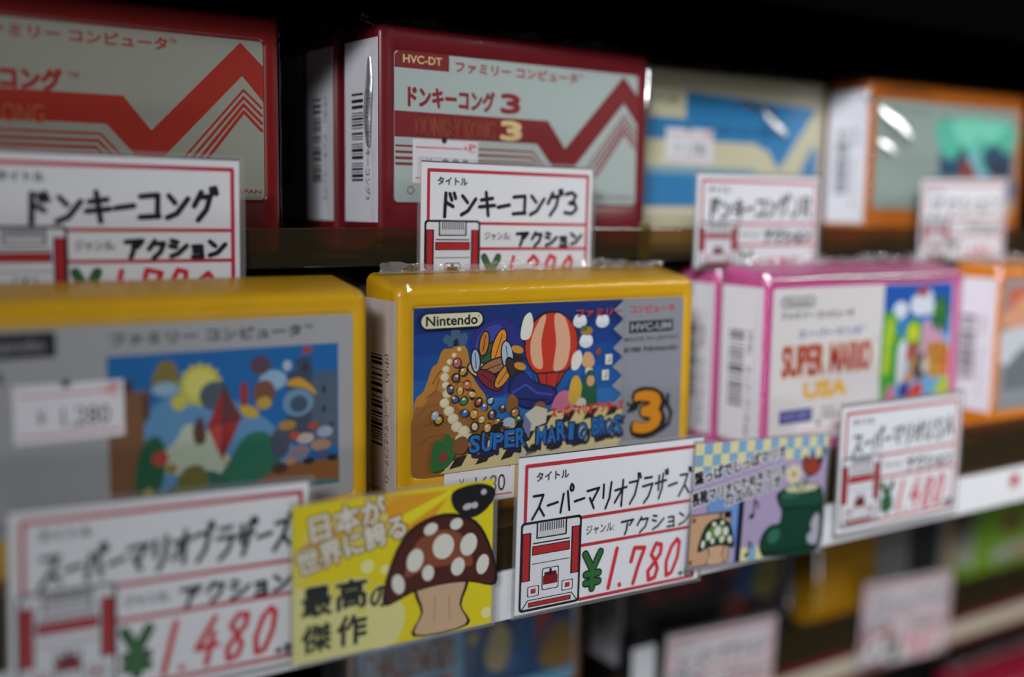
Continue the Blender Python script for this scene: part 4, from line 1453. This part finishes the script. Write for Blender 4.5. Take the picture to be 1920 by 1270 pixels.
def yellow_art(a):
    w, h = a.w, a.h
    a.poly([(0, 0), (28, 0), (20, 9), (9, 17), (0, 20)], 'd9d48c')
    a.blob([(18, 3), (20, 12), (26, 14), (31, 8), (28, .4), (20, .4)], 'd9d48c')
    a.poly([(0, 20), (30, 33.6), (32, 39.4), (24.5, h - .3), (3, 33)], 'd8c66a')
    a.poly([(24, 39.6), (45, 38.8), (38, 31), (31, 28), (26, 33)], 'd99a20')
    a.poly([(2, 30), (26, h - .5), (30, h - .5), (2, 24)], 'd8a83a')
    a.poly([(28, 33.4), (44, 39.0), (45, 38), (32, 31.4)], 'e2d424')
    for i, (x, y, r_) in enumerate(((20, 22, 1.8), (25, 20.5, 1.2), (56, 3.2, 1.6))):
        a.ell(x, y, r_, r_, 'e2dc9a')
    for s, x0, y0, ww, hh, rot in (('日本が', 5.2, 30.2, 20.5, 6.8, 9), ('世界に誇る', 1.8, 22.2, 30.0, 6.4, 12)):
        a.text(s, x0, y0, x0 + ww, y0 + hh, '8a6420', .12, rot=rot)
        a.text(s, x0, y0, x0 + ww, y0 + hh, 'd6d2c4', .045, rot=rot)
    for s, x0, y0, x1, y1 in (('最', 2.3, 11.6, 10.2, 19.0), ('高', 11.4, 11.8, 19.8, 19.4), ('の', 20.9, 10.8, 26.6, 16.2), ('傑', 2.3, 2.4, 10.0, 9.4), ('作', 11.8, 2.4, 19.8, 10.0)):
        a.text(s, x0, y0, x1, y1, 'd9d48c', .12)
        a.text(s, x0, y0, x1, y1, '1c2420', .045)
    toadstool(a, 41.8, 1.0, 32.5, 31.0, '4a1d16', '85482a', .9)
    a.blob([(44.4, 37.8), (48, 39.4), (54, 39.5), (58.0, 37.4), (57.2, 34.2), (53.4, 31.2), (49.2, 30.8), (45.2, 33.8)], '17171b')
    a.ell(49.4, 33.8, 1.5, .9, 'b8b8ba', rot=10)
    a.ell(51.6, 33.9, 1.0, .9, 'b8b8ba')
    a.ell(54.4, 37.2, .9, .8, 'b8b8ba')


picture_card('yellow picture card with a brown spotted mushroom, on the white rail', P3(100.4, 246.8, -57.6), 57.6, 40.2, 0.010, 'dccb18', yellow_art)


def lilac_art(a):
    w, h = a.w, a.h
    B, Y_ = '7fa6c8', 'd9d29c'
    cs = 3.65
    for i in range(17):
        for j in range(3):
            u0, v1 = i * cs, h - j * cs
            if u0 < w - .2 and (j < 2 or i < 4):
                a.rect(u0, v1 - cs, min(w, u0 + cs), v1, B if (i + j) % 2 else Y_, i == 0 and j == 0)
    for i in range(6):
        a.rect(22.6 + i * cs, 0, 22.6 + (i + 1) * cs, cs * 1.2, B if i % 2 else Y_, i == 0)
    a.rect(6.8, 6, 20.4, 23.6, '6f90c4')
    a.rect(6.6, 6, 6.9, 23.6, '2a3450')
    a.rect(20.2, 0, 20.8, 23, '2c4aa0')
    a.rect(20.8, 0, 22.8, 22.4, '16151c')
    a.rect(0, .4, 17.4, 17.2, '17130f')
    a.rect(.3, .7, 14.4, 16.8, 'c49a78')
    a.rect(14.4, .7, 17.1, 15, 'c49a78')
    for x, y in ((1.5, 15.4), (12.8, 16.0), (1.2, 2.0)):
        a.ell(x, y, .8, .8, '2a1c16', n=14)
        a.ell(x, y, .45, .45, '9a7450', n=10)
    toadstool(a, 11.8, .6, 14.6, 14.2, '1c3a24', '5f8a3c', .45)
    # a plain rubber boot with its turned cuff holding a red tulip and a pale daisy
    K = '0e1512'
    boot = [(38.4, 21.2), (38.6, 17.4), (40.2, 15.6), (40.0, 11.4), (36, 10.8), (32.9, 8.6), (31.6, 4.8), (33, 1.8), (36, .8), (58.6, .8), (58.6, 20.6), (50, 21.6)]
    a.blob([(44 + (x - 44) * 1.045, 11 + (y - 11) * 1.05) for x, y in boot], K)
    a.blob(boot, '123c2c')
    a.blob([(38.2, 19.6), (40.2, 22.6), (50, 22.8), (59, 20.8), (59, 15.4), (48, 15.6), (40, 16)], K)
    a.blob([(38.7, 19.4), (40.4, 22), (50, 22.2), (58.4, 20.4), (58.4, 16), (48, 16.2), (40.2, 16.6)], '184a38')
    a.ell(37.6, 7, 3.0, 2.4, '2f6656', rot=20)
    a.ell(44.5, 20.2, 4.6, 1.0, '2f6656', rot=2)
    a.rect(33.6, .9, 58.4, 2.2, '0d2a20')
    a.ell(49.2, 22.2, 8.6, 1.8, K)
    a.ell(49.2, 22.2, 8.1, 1.4, 'c4bfa0')
    a.stroke([(49.6, 21.6), (52.4, 28)], .8, '2c6a34')
    a.stroke([(47.8, 21.6), (45.6, 26)], .8, '2c6a34')
    a.blob([(51.2, 26.4), (48.2, 30.4), (49.6, 33.4), (51.6, 31.8), (53.2, 34.4), (54.8, 31.6), (57.2, 32.6), (57.6, 28.6), (54.6, 26.2)], K)
    a.blob([(51.4, 26.9), (48.8, 30.4), (49.8, 32.6), (51.6, 30.9), (53.2, 33.6), (54.9, 30.8), (56.8, 31.8), (57.0, 28.7), (54.4, 26.7)], '9a3a2c')
    for k in range(7):
        t_ = math.tau * k / 7
        a.ell(44.6 + 2.3 * math.cos(t_), 27.2 + 2.0 * math.sin(t_), 1.7, 1.2, 'cfc9ac', rot=math.degrees(t_))
    a.ell(44.6, 27.2, 1.2, 1.1, 'c09a3a')
    a.blob([(54.6, 3.0), (53.6, 5.6), (55.6, 7.2), (54.8, 9.6), (56.6, 12.6), (58.8, 12), (58.8, 3)], 'a9a6b4')
    for s, x0, y0, ww, hh in (('葉っぱでしっぽマリオ', .6, 26.2, 40.2, 4.3), ('長靴マリオにたぬきマリオ', .2, 19.6, 41.6, 4.3), ('カエルマリオ', 14.4, 18.9, 25.0, 4.3)):
        a.text(s, x0, y0, x0 + ww, y0 + hh, 'd9d6dc', .17, rot=10.5)
        a.text(s, x0, y0, x0 + ww, y0 + hh, '141418', .05, rot=10.5)
    notes(a, 26.4, 14.6, 1.15)
    notes(a, 25.4, 1.9, .95)
    notes(a, 57.0, 30.6, 1.1)


picture_card('lilac picture card with green boot and green mushroom, between two price cards', P3(232.0, 247.2, -56.6), 60.4, 39.6, 0.058, 'a897b8', lilac_art)
